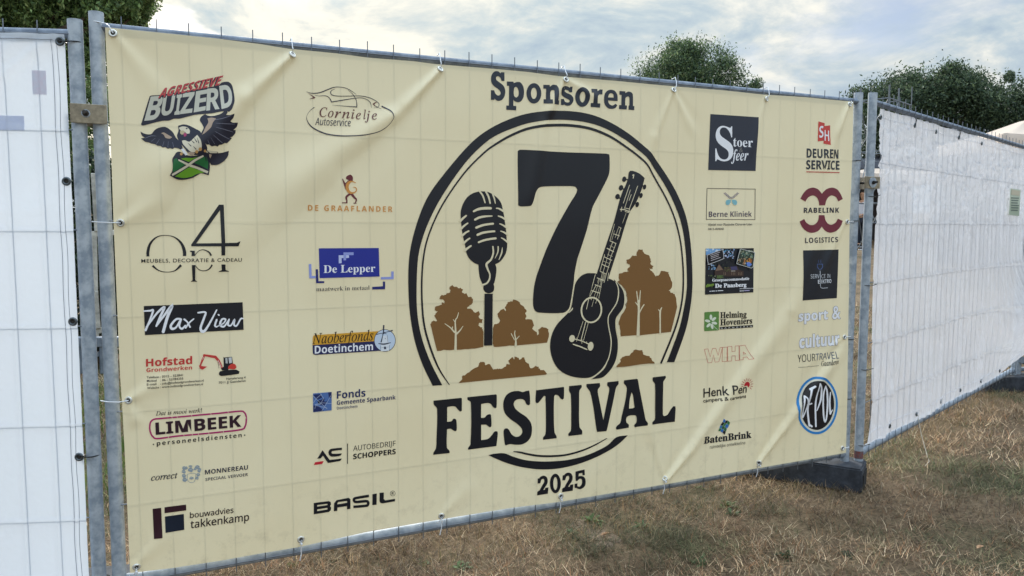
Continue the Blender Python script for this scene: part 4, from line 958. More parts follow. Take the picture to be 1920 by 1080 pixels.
lf = fr('1518,713 1545,685 1550,655 1600,630 1640,600 1665,590 1672,565', 480, 540, 4, 900, 550, 6.171)
p.poly(jag(lf+pp('0,790 50,795 60,830 115,820 150,880 200,870 240,875 300,845 305,815 350,820 330,790 345,760 375,738 390,765 398,732 440,745 455,768 510,740 525,790 565,815 580,865 640,840 680,850 695,890 730,885 770,925 765,940 0,1012'), 4, seed=3), BROWN)
p.build(); p = Print('tree_print', 'brown tree silhouette right of the guitar', 1140, 460, 4.5)
p.poly(jag('78,308 95,290 90,240 130,225 175,215 160,205 185,175 155,150 155,120 185,110 205,85 240,90 240,55 255,35 290,35 305,70 345,85 360,115 355,150 382,175 375,200 345,190 385,235 400,262 430,250 445,215 470,215 510,225 515,255 540,310 538,350 510,380 530,400 560,410 575,460 582,520 530,730 300,755 200,760 105,768 98,700 88,650 105,600 140,545 155,480 150,400 120,350', 3, seed=4), BROWN)
p.line('252,757 255,640 258,540 256,470', [26, 20, 18, 22], CREAM); p.line('252,480 240,388', [10, 7], CREAM); p.line('264,480 271,383', [10, 7], CREAM); p.line('262,570 285,525 302,500', [8, 10, 9], CREAM); p.line('248,505 228,478', [9, 5], CREAM)
p.line('438,742 438,640 438,560 452,522', [13, 11, 14, 6], CREAM); p.line('438,560 422,540', [10, 6], CREAM)
p.build(); p = Print('bush_print', 'small low brown bush silhouette right of the guitar', 1140, 460, 4.5)
p.poly(jag('70,1027 85,1000 105,985 100,960 130,940 180,930 200,905 230,878 265,885 290,885 295,920 350,935 370,970 392,997 220,1012', 4, seed=5), BROWN)
p.build()
# --- microphone
p = Print('microphone_print', 'black vintage microphone with pale slots', 850, 350, 5.142)
p.poly('70,305 70,240 90,170 130,105 180,67 230,50 280,45 335,52 385,78 430,115 460,160 473,210 487,280 498,360 508,430 512,500 518,570 505,640 470,700 440,730 403,747 414,785 410,850 395,925 387,938 393,965 388,1000 370,1020 335,1028 305,1015 288,985 288,955 275,930 255,880 245,820 240,752 200,735 150,690 125,640 118,600 110,560 98,510 84,440 76,370', INK, smooth=True)
for l_, w_ in (('195,238 240,217 300,208 358,208', [18, 24, 26, 24]), ('208,318 250,297 310,286 370,283', [20, 22, 18, 12]), ('220,395 270,375 320,364 380,357', [22, 22, 20, 20]), ('232,464 280,445 340,435 394,430', [22, 22, 20, 18]), ('243,536 290,518 350,505 406,498', [18, 20, 20, 20]),
               ('66,330 95,302 122,280', [24, 20, 16]), ('76,402 105,375 136,353', [22, 18, 15]), ('84,472 115,445 146,428', [22, 18, 16]), ('98,545 130,515 156,498', [22, 18, 14]), ('112,612 140,590 168,570', [24, 20, 16]),
               ('412,208 440,213 480,236', [10, 16, 20]), ('430,283 460,292 494,312', [10, 16, 20]), ('444,358 470,368 506,390', [10, 14, 20]), ('452,428 480,437 516,458', [8, 14, 20]), ('458,493 485,507 520,534', [8, 14, 18]),
               ('250,44 282,88 303,155', [16, 16, 12]), ('308,44 336,95 352,160', [16, 18, 14]), ('374,66 392,115 402,162', [14, 14, 8]),
               ('378,578 382,640 360,702 318,745 327,790 349,845 345,892 320,930 280,946', [14, 16, 18, 22, 18, 14, 16, 16, 18]), ('429,578 426,630 398,692', [12, 12, 4]), ('470,585 462,640 436,705', [5, 14, 6]), ('300,1028 345,1036 385,1026', [6, 8, 6])):
    p.line(l_, w_, CREAM)
p.frame(0, 0, 1); p.poly('908,550.5 923.4,550.5 922.4,647.5 907,648', INK)
p.build()
# --- guitar
p = Print('guitar_print', 'black acoustic guitar with pale outlines', 1020, 500, 4.91)
side = '640,115 690,165 725,220 738,280 735,340 722,385 690,430 662,470 655,520 660,590 675,670 677,760 662,850 628,925 580,985 530,1022 432,1036 480,1005 560,930 600,800 600,640 560,500 640,350 670,250 650,150'
p.line('652,132 706,178 742,230 752,290 746,350 722,410 682,465 668,520 676,600 686,660', [6, 20, 24, 26, 24, 20, 16, 14, 12, 6], CREAM)
p.poly(side, INK, smooth=True)
p.poly('470,62 440,60 400,60 355,75 320,105 290,150 278,200 268,265 258,330 245,385 215,430 170,475 120,530 85,590 62,660 55,740 65,810 90,880 130,940 190,985 260,1012 350,1025 420,1020 480,990 535,940 580,870 605,790 615,700 608,640 590,570 582,500 592,455 620,410 655,350 675,290 680,220 668,170 640,130 592,108', INK, smooth=True)
p.line('262,380 255,395 225,425', [8, 12, 6], CREAM)
p.line('660,140 682,200 682,270 665,335 625,400 594,450 588,505 598,575 611,640 617,700 608,785 585,862 540,938 487,990 440,1026', [8, 9, 11, 10, 9, 9, 9, 9, 10, 10, 9, 9, 10, 11, 12], CREAM)
p.frame(1020, 310, 4.91)
p.poly('790,50 820,52 870,75 917,118 905,165 890,220 862,290 826,365 782,432 700,700 583,1065 458,1080 560,760 640,520 690,330 700,300 720,240 750,180 770,120 778,68', INK, smooth=True, lim=40)
for cx, cy, rx, ry, r_ in ((736, 128, 19, 26, .3), (706, 207, 20, 26, .3), (674, 288, 21, 25, .3), (918, 200, 17, 24, .3), (884, 278, 17, 24, .3), (849, 361, 17, 25, .2)): p.ell(cx, cy, rx, ry, INK, r_, 16)
for l_ in ('750,130 772,134', '718,212 735,222', '690,300 712,312', '890,185 905,192', '858,262 872,270', '828,345 840,352'): p.line(l_, 12, INK, caps=False)
p.line('812,92 822,88 816,118', 8, CREAM)
for l_, w_ in (('783,180 725,350', 5), ('790,225 735,400', 4), ('797,268 775,326', 4), ('853,190 778,400', 5), ('765,300 740,385', 3), ('695,405 735,408 782,428', 9), ('735,392 780,402', 6), ('738,425 775,435', 6), ('712,382 705,425', 6), ('780,400 772,438', 6), ('750,440 718,533', 3),
               ('645,540 603,695', 4), ('603,695 660,720', 6), ('682,565 708,580', 5), ('702,578 672,682', 5), ('682,572 650,668', 3), ('636,630 692,650', 6), ('632,700 603,770', 5), ('660,715 628,800', 5), ('574,762 640,796', 8), ('603,768 582,842', 4), ('628,800 600,872', 5), ('550,842 622,874', 7), ('555,820 512,975', 5), ('580,850 540,985', 4), ('610,875 570,1003', 5), ('528,910 596,940', 7), ('512,975 572,1002', 6), ('535,985 515,1070', 4), ('570,1003 548,1080', 5), ('484,1035 548,1060', 7), ('500,1045 490,1080', 4), ('600,740 650,760', 3), ('582,820 628,840', 3), ('540,880 600,905', 3), ('645,600 620,690', 3)):
    p.line(l_, w_, CREAM, smooth=False, caps=False)
p.frame(1020, 500, 4.91)
for l_, w_ in (('470,70 440,182', 5), ('592,55 582,128', 5), ('545,60 500,292', 4), ('530,110 478,290', 3), ('508,115 455,288', 3), ('478,168 418,278', 5), ('465,165 525,188', 7), ('434,220 512,244', 8), ('560,60 540,130', 4), ('440,185 415,270', 3),
               ('410,290 388,392', 6), ('456,298 437,368', 3), ('483,300 472,338', 4), ('430,290 432,306', 6), ('357,500 303,665', 4), ('380,510 338,676', 7), ('405,515 360,680', 4), ('300,650 297,690', 3), ('347,670 345,708', 4), ('388,685 390,700', 3)):
    p.line(l_, w_, CREAM, smooth=False, caps=False)
p.ell(433, 398, 99, 122, CREAM, .12, 36, 15)
p.ell(255, 661, 26, 33, CREAM, .2, 20); p.ell(426, 732, 26, 41, CREAM, .15, 20); p.line('275,664 340,682 405,710', [9, 8, 10], CREAM); p.line('265,713 330,735 392,762', [10, 12, 9], CREAM)
p.build()
# ---------------------------------------------------------------- sponsor logos
def logo(lab, ox, oy, k): return Print('sponsor_logo', lab, ox, oy, k)
RED = (204, 62, 60)
p = logo('cream capitals BUIZERD on a navy block above a buzzard holding a green flag', 260, 135, 5.145)
NV = (34, 36, 54); NV2 = (62, 58, 76)
p.poly('22,505 30,485 105,240 118,230 200,225 420,190 660,150 770,130 800,103 860,95 890,115 905,150 920,280 900,350 890,370 865,392 840,380 700,402 540,415 400,450 340,452 290,470 230,472 150,490 80,508 35,516', NV, smooth=True)
LC = (206, 206, 192)
for ch, A, B_, top in (('B', (57, 468), (185, 455), (118, 243)), ('U', (213, 428), (325, 400), (242, 240)), ('I', (345, 412), (393, 408), (370, 222)), ('Z', (400, 405), (512, 390), (428, 208)), ('E', (533, 388), (640, 368), (556, 190)), ('R', (652, 372), (772, 358), (664, 165)), ('D', (798, 358), (905, 335), (778, 140))):
    p.text(ch, A, B_, 0, LC, 'bold', off=.012, top=top)
p.text('AGRESSIEVE', (192, 262), (780, 128), 0, NV, 'boldit', top=(212, 172), off=.02)
p.text('AGRESSIEVE', (186, 256), (792, 122), 0, (196, 72, 76), 'boldit', top=(212, 165), off=.005)
p.poly('18,575 60,597 120,600 150,565 190,540 250,530 290,548 330,585 360,640 400,680 422,742 400,752 380,742 340,735 325,745 300,738 280,742 255,728 230,730 210,716 180,712 160,700 120,690 95,680 60,672 22,640 60,636 40,622 25,602', NV, smooth=True)
p.poly('588,470 600,435 640,408 665,425 720,428 800,402 832,358 852,390 838,420 870,422 920,408 910,445 880,480 905,492 957,490 945,530 912,562 935,560 932,590 905,622 880,632 900,635 880,660 850,688 828,686 800,702 775,706 760,722 735,715 700,720 675,705 650,705 610,640 598,600 622,545 605,500', NV, smooth=True)
p.poly('380,520 430,507 480,517 550,555 592,582 642,700 658,740 640,782 560,805 480,792 440,742 400,690 368,622 383,570', NV, smooth=True)
CR = (220, 212, 188); TAN = (178, 156, 136)
p.poly('415,668 440,662 485,678 520,650 560,612 590,655 604,720 590,760 540,778 500,776 455,735 425,700', CR, smooth=True)
for l_ in ('470,690 500,720', '500,660 530,690', '530,640 555,680', '560,640 575,690', '520,720 548,750'): p.line(l_, [2, 9], NV)
p.poly('386,540 415,528 450,530 472,540 492,570 488,598 462,598 440,578 405,568', CR, smooth=True); p.poly('400,572 428,565 442,582 436,602 412,608 398,592', (190, 176, 140), smooth=True)
p.poly('430,596 448,588 462,604 455,622 436,628', (168, 60, 104), smooth=True); p.ell(462, 548, 9, 7, NV)
p.poly('660,452 700,445 742,455 712,492 692,540 640,590 608,612 640,540 668,490', TAN, smooth=True); p.poly('216,592 240,584 270,600 322,632 300,645 258,636 240,606', TAN, smooth=True)
for l_ in ('60,640 120,618 170,620', '120,672 160,640', '170,700 200,650', '230,720 245,668', '280,730 285,672', '335,730 325,680'): p.line(l_, [3, 5, 2], (128, 130, 148))
for l_ in ('700,470 800,455 890,425', '740,500 840,505 925,505', '740,540 830,560 910,580', '730,580 810,620 880,650', '710,610 770,660 810,690', '690,640 730,700', '660,660 680,705'): p.line(l_, [2, 5, 3], (128, 130, 148))
p.poly('650,758 690,765 765,772 768,782 740,785 800,780 870,760 862,810 820,862 760,895 700,897 680,860 676,800', NV, smooth=True); p.poly('655,762 765,774 750,784 690,785', CR); p.poly('668,790 705,800 690,835', TAN)
p.poly('322,845 345,805 365,778 400,775 440,800 500,815 560,808 640,778 676,790 686,880 686,930 676,997 640,985 600,978 560,1000 510,1025 430,1042 370,1038 298,1002 322,955 326,900', NV, smooth=True)
G1 = (36, 110, 62); G2 = (110, 168, 46)
p.poly('335,850 360,835 450,892 400,930 330,972 326,920', G1); p.poly('530,878 610,830 650,812 672,880 668,938 600,905', G1)
p.poly('400,842 450,832 520,835 570,820 480,872', G2); p.poly('348,1010 400,975 470,930 500,920 560,940 635,968 560,985 510,1010 430,1024', G2, smooth=True)
p.line('378,852 480,900 560,925 668,968', [14, 22, 22, 24], CR, caps=False); p.line('622,812 540,855 450,920 320,998', [16, 22, 22, 20], CR, caps=False)
for l_ in ('365,800 378,860', '395,800 405,850', '640,790 650,860'): p.line(l_, [18, 6], NV)
p.poly('405,750 430,745 470,800 450,812 430,790', (228, 228, 232)); p.poly('470,775 540,785 520,815 490,805', TAN)
for cx, cy, r_ in ((590, 750, 16), (555, 775, 15), (636, 766, 12), (408, 796, 13)): p.ell(cx, cy, r_, r_*1.1, (196, 150, 92), 0, 12)
p.build()
p = logo('car outline over an open oval with the brown word Cornielje', 560, 150, 9.389)
CN = (44, 48, 66); BRN = (106, 62, 58)
p.line('130,205 200,230 300,235 400,215 520,165 620,130 720,125 830,145 920,190 1015,255', [4, 12, 16, 18, 18, 14, 11, 11, 10, 4], CN); p.line('640,158 580,185 560,220 580,260 650,280 800,285 1000,280 1120,285 1250,315 1350,365 1410,415 1405,460 1380,485 1320,492', [4, 10, 14, 14, 12, 12, 12, 12, 12, 10, 10, 9, 8, 3], CN)
p.line('280,268 350,282 480,280 540,320 578,388', [4, 8, 12, 14, 18], CN); p.line('578,388 760,358 960,325 1100,315 1200,345 1260,400 1278,490', [16, 16, 12, 11, 11, 11, 4], CN)
p.line('865,175 950,250 1005,340 1022,420 1020,478', [4, 9, 11, 13, 16], CN); p.line('1020,475 800,460 590,442', [16, 10, 4], CN)
p.poly('160,232 220,262 295,308 270,328 175,338 250,312 238,290', BRN); p.poly('1300,420 1340,392 1385,388 1340,418 1330,440 1360,470 1330,460', BRN); p.line('1335,450 1385,478 1450,512', [10, 8, 3], CN)
p.line('275,480 190,550 140,640 150,720 220,820 350,900 500,955 700,985 900,990 1100,980 1300,945 1450,890 1570,800 1640,700 1642,620 1590,540 1455,462', [12, 6, 6, 12, 20, 24, 22, 20, 18, 18, 14, 12, 10, 10, 14, 22, 24], CN, caps=False)
for ch, x0, x1, yb in (('C', 365, 500, 648), ('o', 515, 612, 655), ('r', 632, 745, 665), ('n', 762, 895, 672), ('i', 925, 980, 680), ('e', 1005, 1090, 690), ('l', 1135, 1180, 692), ('j', 1155, 1250, 700), ('e', 1278, 1365, 700)):
    p.text(ch, (x0, yb), (x1, yb+4), 165 if ch not in 'j' else 160, BRN, 'it', off=.006)
p.text('Autoservice', (288, 792), (910, 818), 128, CN, 'sansit', off=.002); p.build()
p = logo('maroon figure carrying an orange letter G above DE GRAAFLANDER', 570, 320, 4.5)
MR = (108, 42, 50); OR = (214, 146, 70)
p.poly('355,55 372,40 395,34 413,55 412,88 385,90 374,78 358,70', MR, smooth=True, lim=80); p.line('326,70 342,108 358,150 388,196', [7, 16, 18, 10], MR); p.line('352,108 375,88', [8, 10], MR)
p.line('388,196 358,222 362,250 360,268', [18, 17, 12, 10], MR); p.line('322,271 368,271', 8, MR, caps=False); p.line('402,198 425,225 442,245 434,268', [20, 18, 12, 10], MR); p.line('418,274 442,275', 7, MR, caps=False)
p.line('437,103 405,90 375,105 364,142 382,180 415,188 440,172 442,152 430,140 414,138', [6, 10, 24, 26, 22, 12, 9, 8, 7, 4], OR)
p.text('DE GRAAFLANDER', (33, 337), (745, 348), 48, (216, 150, 78), 'bold', space=1.35); p.build()
p = logo('royal blue block with De Lepper in white slab letters and stepped brackets', 570, 320, 4.5)
BL = (34, 48, 150); BL1 = (150, 162, 226); BL2 = (196, 206, 244); BL3 = (36, 44, 116)
p.poly('125,655 630,652 637,893 132,907', BL); p.poly('292,714 378,712 380,735 355,738 355,735 317,737 317,780 293,782', BL2); p.poly('332,690 418,688 418,712 355,714 355,755 333,757', BL1)
p.text('De Lepper', (165, 863), (600, 853), 64, WHITE, 'serif'); p.text('maatwerk in metaal', (103, 1018), (553, 1004), 37, (52, 52, 70), 'serif', off=-.01)
for P_, c in (('40,788 62,788 65,888 98,888 98,908 45,908', BL1), ('98,832 118,832 122,932 170,932 170,948 102,950', BL3), ('648,898 735,895 735,850 756,850 756,915 648,918', BL1), ('575,980 665,975 665,935 684,935 684,1000 575,1003', BL3)): p.poly(P_, c)
p.build()
p = logo('orange and navy Naoberfonds Doetinchem sign with a windmill disc', 575, 600, 6)
p.poly('66,282 68,195 74,178 90,168 800,125 800,238', (218, 162, 52)); p.poly('66,282 800,235 835,345 95,392 76,385 68,368', (34, 40, 88)); p.ell(878, 230, 122, 126, (28, 32, 52)); p.ell(878, 230, 116, 120, (202, 218, 238))
p.text('Doetinchem', (90, 378), (745, 337), 86, WHITE, 'bold'); p.text('Naoberfonds', (62, 270), (748, 226), 118, (24, 20, 24), 'it', off=.004)
p.poly('848,180 900,172 918,250 935,262 925,345 830,352 832,262', (226, 232, 240)); p.line('866,56 862,150', [16, 12], (40, 48, 72), caps=False); p.line('962,118 880,140 778,162', [14, 6, 10], (40, 48, 72)); p.line('860,152 836,250', [6, 14], (40, 48, 72), caps=False); p.line('806,264 870,270 944,254', [8, 16, 8], (40, 48, 72)); p.poly('845,165 865,130 905,160 880,150', (40, 48, 72))
p.poly('868,300 890,298 892,326 868,328', (40, 48, 72)); p.line('830,352 832,285', 3, (70, 80, 104)); p.line('926,345 932,280', 3, (70, 80, 104)); p.line('905,170 912,250', 3, (70, 80, 104)); p.line('838,310 925,302', 2, (120, 130, 150)); p.line('880,205 886,212', 6, (40, 48, 72)); p.build()
p = logo('blue patterned square beside Fonds Gemeente Spaarbank Doetinchem', 575, 600, 6)
FB = (82, 116, 176); FN = (32, 46, 98)
p.poly('70,825 280,808 280,1015 72,1037', FB); p.poly('74,840 150,830 175,870 120,900 95,870', FN); p.poly('150,900 190,880 235,900 200,960 150,960', FN); p.poly('240,812 278,810 278,870 250,880', FN); p.poly('75,960 130,965 190,1020 74,1034', FN); p.poly('120,905 150,900 150,945 130,945', (20, 26, 48))
p.poly('195,893 230,890 228,912 200,918', FB)
for l_ in ('70,850 120,900 230,1000', '90,1000 100,960 230,990', '170,1022 210,960 270,850', '280,940 180,930 90,950', '150,825 190,880 150,950 90,950', '75,930 110,880 170,830'): p.line(l_, 3.5, (186, 200, 226), smooth=False, caps=False)
p.text('Fonds', (338, 885), (660, 858), 84, FN, 'bold'); p.text('Gemeente Spaarbank', (338, 955), (998, 890), 48, FN, 'bold'); p.text('Doetinchem', (338, 1006), (570, 984), 32, (52, 62, 108), 'bold', off=-.01); p.build()
p = logo('dark A S monogram with a red foot beside AUTOBEDRIJF SCHOPPERS', 575, 815, 6.75)
p.poly('133,302 200,195 290,318 445,300 424,332 268,357 205,264 176,300', INK); p.poly('445,163 445,192 325,206 312,220 322,238 445,236 425,265 322,278 288,262 275,230 283,195 312,177', INK, smooth=True); p.poly('105,347 215,332 195,370 90,382', (206, 42, 58))
p.line('517,112 517,367', 10, INK, caps=False); p.text('AUTOBEDRIJF', (588, 206), (1125, 139), 66, (50, 52, 58), 'light'); p.text('SCHOPPERS', (588, 310), (1125, 243), 66, INK, 'bold', off=.01); p.build()
p = logo('wide black rounded lettering BASIL', 575, 815, 6.75)
p.poly('88,862 280,838 303,850 306,882 294,902 308,918 305,952 280,976 88,1005', INK, ['132,888 262,872 262,888 132,908', '132,942 262,924 262,944 132,965'])
p.poly('343,967 345,868 378,826 530,797 553,815 553,937 510,942 510,902 388,920 386,962', INK, ['388,862 402,850 510,836 510,860 388,880'])
p.line('788,773 640,797 600,812 604,842 640,850 745,840 776,852 772,888 735,900 590,912', 33, INK, caps=False, smooth=True); p.poly('832,752 886,743 884,885 830,890', INK)
p.poly('922,735 975,730 975,812 990,830 1118,810 1118,842 960,868 932,862 922,840', INK); p.ell(1088, 742, 34, 34, (40, 42, 46), 0, 24, 5); p.text('R', (1074, 758), (1103, 756), 32, (40, 42, 46), 'bold'); p.build()
p = logo('thin Op4 lettering crossed by MEUBELS, DECORATIE & CADEAU', 255, 370, 4)
p.line('90,443 90,405 108,345 158,297 225,285 290,300 340,345 362,400 364,440', [21, 22, 17, 9, 5, 9, 18, 25, 25], INK, caps=False); p.line('124,512 170,548 230,560 290,550 338,508', [16, 8, 5, 8, 20], INK, caps=False)
p.poly('404,400 440,400 442,440 416,440 418,412 406,408', INK); p.poly('418,507 444,507 444,620 460,632 410,632 424,620', INK); p.line('442,432 470,402 505,393 545,410 563,437', [4, 5, 6, 11, 14], INK, caps=False); p.line('442,510 475,543 515,550 550,535 570,505', [5, 6, 6, 10, 12], INK, caps=False)
p.poly('622,55 658,55 668,342 755,340 782,328 768,367 668,367 668,435 640,435 638,367 415,367 413,356', INK, ['630,96 640,343 452,345']); p.poly('640,503 670,503 672,545 696,553 696,557 620,559 620,555 643,545', INK)
p.text('MEUBELS, DECORATIE & CADEAU', (40, 490), (793, 481), 27, INK, 'plain', off=.008, space=1.12); p.build()
p = logo('navy strip with Max View in white brush script', 255, 370, 4)
p.poly('58,815 800,787 807,993 67,1033', INK)
for l_, w_ in (('60,853 105,850 128,850 100,930 72,995', [10, 14, 16, 14, 18]), ('78,975 110,930 165,860 212,825 180,900 152,965', [14, 14, 16, 18, 18, 14]), ('152,965 200,900 268,815 235,900 204,1008', [14, 16, 22, 22, 22]), ('335,912 300,915 262,960 270,985 300,975 330,925', [14, 16, 18, 20, 14, 14]), ('338,915 325,965 345,985 370,960', [14, 14, 16, 10]), ('362,915 385,935 405,972', [14, 12, 14]), ('432,912 400,940 372,978', [10, 12, 14]),
               ('466,865 520,862 512,900 485,975 495,1005 520,995 560,930 605,845', [12, 14, 16, 18, 22, 18, 14, 10]), ('605,918 592,960 605,972', [14, 14, 10]), ('618,880 622,884', [12, 12]), ('605,970 655,945 672,915 645,915 630,955 660,968 698,915', [8, 10, 12, 14, 16, 14, 10]), ('698,915 690,955 712,960 738,918 735,955 755,962 785,912 804,910', [12, 14, 12, 12, 14, 12, 12, 9])):
    p.line(l_, w_, WHITE)
p.build()
p = logo('red Hofstad Grondwerken lettering with address lines and a small digger', 255, 640, 5.141)
p.text('Hofstad', (97, 243), (540, 216), 72, RED, 'bold', off=.01); p.text('Grondwerken', (100, 297), (540, 270), 38, RED, 'bold')
for a_, A, B_ in (('Telefoon', (103, 358), (222, 350)), (': 0315 - 323841', (234, 349), (452, 334)), ('Mobiel', (105, 391), (198, 384)), (': 06 - 53784355', (234, 382), (455, 367)), ('E-mail', (105, 424), (195, 417)), (': info@hofstadgrondwerken.nl', (234, 415), (652, 387)), ('Website', (107, 458), (222, 449)), (': www.hofstadgrondwerken.nl', (234, 448), (645, 420)), ('Hertelerweg 4', (870, 370), (1055, 356)), ('7011 JJ Gaanderen', (797, 408), (1055, 388))):
    p.text(a_, A, B_, 21, (44, 44, 48), 'plain', off=.012)
p.line('662,130 640,180 618,238', [14, 20, 12], RED, smooth=False); p.line('655,132 765,150 800,190 832,262', [18, 26, 22, 16], RED, smooth=False); p.line('640,175 655,150', 4, (235, 225, 220)); p.line('790,180 822,248', 5, (235, 225, 220)); p.poly('606,230 640,238 686,242 642,272 616,262', RED)
p.poly('845,155 925,148 934,215 885,278 832,280 818,262 845,245', INK); p.poly('890,157 921,153 925,205 898,212', (206, 208, 210)); p.poly('860,160 880,158 884,212 864,210', (190, 192, 190)); p.poly('885,262 895,235 930,214 958,224 968,250 950,268', (214, 66, 56), smooth=True); p.poly('800,302 815,286 960,272 998,290 990,312 825,333 802,322', INK, smooth=True); p.line('790,200 800,260', 3, INK); p.line('845,150 846,200', 4, INK); p.build()
p = logo('LIMBEEK in dark capitals inside a magenta rounded frame', 255, 640, 5.141)
MG = (178, 34, 108)
p.line('190,747 330,735 480,722 620,708 800,692 1000,672 1040,682 1060,715 1062,770 1050,820 1010,850 800,875 600,894 400,912 210,936 165,920 140,880 132,830 140,780 165,755', 15, MG, closed=True)
for x, y in ((345, 733), (395, 728), (535, 716), (720, 700), (885, 685), (460, 907), (540, 900), (700, 886), (840, 872), (1056, 735), (310, 922), (600, 893)): p.line([(x, y-8), (x+4, y+8)], 5, CREAM, caps=False)
p.text('LIMBEEK', (193, 899), (1012, 820), 0, (48, 24, 40), 'bold', off=.012, top=(188, 785)); p.text('Dat is mooi werk!', (190, 715), (635, 682), 40, (52, 46, 52), 'it', off=.008)
p.text('personeelsdiensten', (200, 1004), (1018, 922), 42, INK, 'bold', space=1.35); p.ell(168, 992, 7, 7, (70, 70, 60)); p.ell(1047, 903, 7, 7, (70, 70, 60)); p.build()
p = logo('pale coat of arms between correct and MONNEREAU SPECIAAL VERVOER', 255, 840, 6)
p.text('correct', (170, 368), (466, 336), 70, (52, 52, 62), 'it', off=.012); p.text('MONNEREAU', (775, 297), (1258, 240), 50, (34, 40, 66), 'bold'); p.text('SPECIAAL VERVOER', (780, 371), (1258, 312), 34, (42, 48, 74), 'bold', off=-.008)
GB = (146, 160, 172)
p.line('578,292 578,350 600,382 630,388 655,375 668,345 666,285 578,292', 5, GB, smooth=True); rg = np.random.default_rng(5)
for cx, cy, rx, ry in ((550, 225, 30, 22), (535, 265, 22, 22), (540, 310, 24, 20), (550, 355, 24, 22), (615, 205, 22, 16), (620, 245, 32, 24), (690, 215, 30, 20), (712, 250, 20, 24), (700, 300, 22, 22), (690, 340, 18, 18), (622, 335, 26, 18), (565, 215, 14, 10), (665, 235, 16, 14)):
    P_ = [(cx+rx*(1+rg.uniform(-.35, .25))*math.cos(t), cy+ry*(1+rg.uniform(-.35, .25))*math.sin(t)) for t in np.linspace(0, 6.28, 12)[:-1]]; p.poly(P_, GB, smooth=True)
    p.line([(cx-rx*.6, cy), (cx, cy-ry*.3), (cx+rx*.5, cy+ry*.2)], 5, (196, 200, 186))
p.build()
p = logo('maroon and navy blocks beside bouwadvies takkenkamp', 255, 840, 6)
p.poly('187,683 283,672 298,1008 202,1020', (52, 22, 36)); p.poly('320,665 563,635 565,700 322,732', (52, 22, 36)); p.poly('325,770 538,740 543,918 332,950', (20, 32, 50)); p.text('bouwadvies', (607, 788), (1096, 725), 62, (40, 28, 34), 'light', off=.014); p.text('takkenkamp', (614, 902), (1270, 812), 84, (40, 28, 34), 'light', off=.014); p.build()
p = logo('dark square with a large white S reading Stoer & feer', 1310, 205, 4.5)
p.poly('97,40 500,67 478,520 78,512', (38, 44, 60)); p.text('S', (138, 430), (290, 436), 288, WHITE, 'serif'); p.text('toer', (290, 313), (450, 320), 78, WHITE, 'serif'); p.text('feer', (272, 432), (416, 432), 92, WHITE, 'serifit'); p.text('&', (340, 362), (372, 364), 44, (120, 118, 116), 'light'); p.build()
p = logo('framed Berne Kliniek lettering under a small butterfly', 1310, 205, 4.5)
PU = (62, 54, 88)
p.line('68,667 475,673 472,930 62,928', 4.5, (50, 46, 50), smooth=False, closed=True); p.text('Berne Kliniek', (83, 908), (446, 906), 46, PU, 'bold', off=-.008)
for cx, rt in ((240, .75), (305, -.75)):
    sg = 1 if cx < 270 else -1
    for k in range(6):
        for j in range(3): p.ell(cx-sg*(22-k*9)+j*0-sg*(j-1)*6, 705+k*8+j*3, 6, 2.4, (130, 122, 146), rt*.8, 8)
    p.poly([(cx+sg*28, 762), (cx-sg*6, 766), (cx-sg*16, 785), (cx-sg*10, 806), (cx+sg*10, 806), (cx+sg*26, 785)], (132, 190, 202), smooth=True)
p.line('270,765 270,735', 2.5, PU); p.text('Kliniek voor Plastische Chirurgie Uden', (80, 981), (447, 978), 17, (48, 44, 52), 'plain', off=.014); p.text('0413-404040', (78, 1018), (208, 1017), 17, (48, 44, 52), 'plain', off=.014); p.build()
# photo print of the farm stay
p = logo('small dark photograph of a house among trees with De Paasberg in white', 1310, 455, 10.283)
p.poly('130,115 1058,105 1050,958 118,1003', (26, 32, 42)); rg = np.random.default_rng(11)
def specks(n, x0, x1, y0, y1, cols, s0, s1):
    for _ in range(n):
        cx, cy, r_ = rg.uniform(x0, x1), rg.uniform(y0, y1), rg.uniform(s0, s1); t0 = rg.uniform(0, 6)
        p.poly([(cx+r_*math.cos(t0+t)*rg.uniform(.6, 1.3), cy+r_*math.sin(t0+t)*rg.uniform(.6, 1.3)) for t in (0, 1.2, 2.5, 3.8, 5)], cols[int(rg.integers(len(cols)))])
p.poly('134,120 420,117 400,170 200,215 138,240', (120, 170, 222)); specks(14, 150, 400, 125, 180, [(226, 236, 246), (150, 194, 234)], 12, 30)
specks(70, 450, 680, 125, 300, [(170, 190, 230), (206, 216, 242), (110, 140, 180), (40, 52, 66), (26, 32, 42), (90, 160, 200)], 8, 20); specks(34, 175, 330, 385, 520, [(180, 200, 230), (120, 160, 200), (36, 46, 56)], 8, 18)
specks(36, 150, 1030, 300, 520, [(34, 42, 46), (44, 54, 50), (22, 28, 34)], 14, 34)
p.poly('290,560 375,400 470,520 600,462 740,455 760,530 850,545 850,645 300,650', (66, 50, 46)); p.poly('305,545 380,420 455,520', (128, 104, 88)); p.poly('600,465 720,455 738,520 612,530', (72, 70, 110)); p.poly('610,540 690,538 690,550 610,552', (198, 190, 180)); specks(18, 480, 600, 470, 560, [(74, 80, 50), (96, 92, 60)], 8, 16)
for x in (470, 500, 620, 650, 680, 750, 780, 812): p.line([(x, 570), (x+2, 625)], 6, (160, 138, 116), caps=False)
p.poly('335,630 455,625 460,680 340,690', (86, 110, 60)); specks(20, 150, 620, 630, 690, [(110, 116, 96), (86, 104, 60), (60, 66, 60)], 8, 18); p.poly('120,820 270,785 285,820 122,862', (120, 150, 60)); specks(10, 130, 260, 790, 850, [(150, 176, 80), (90, 120, 50)], 6, 14); specks(26, 150, 1020, 870, 980, [(44, 52, 54), (70, 72, 60), (60, 60, 74)], 4, 9)
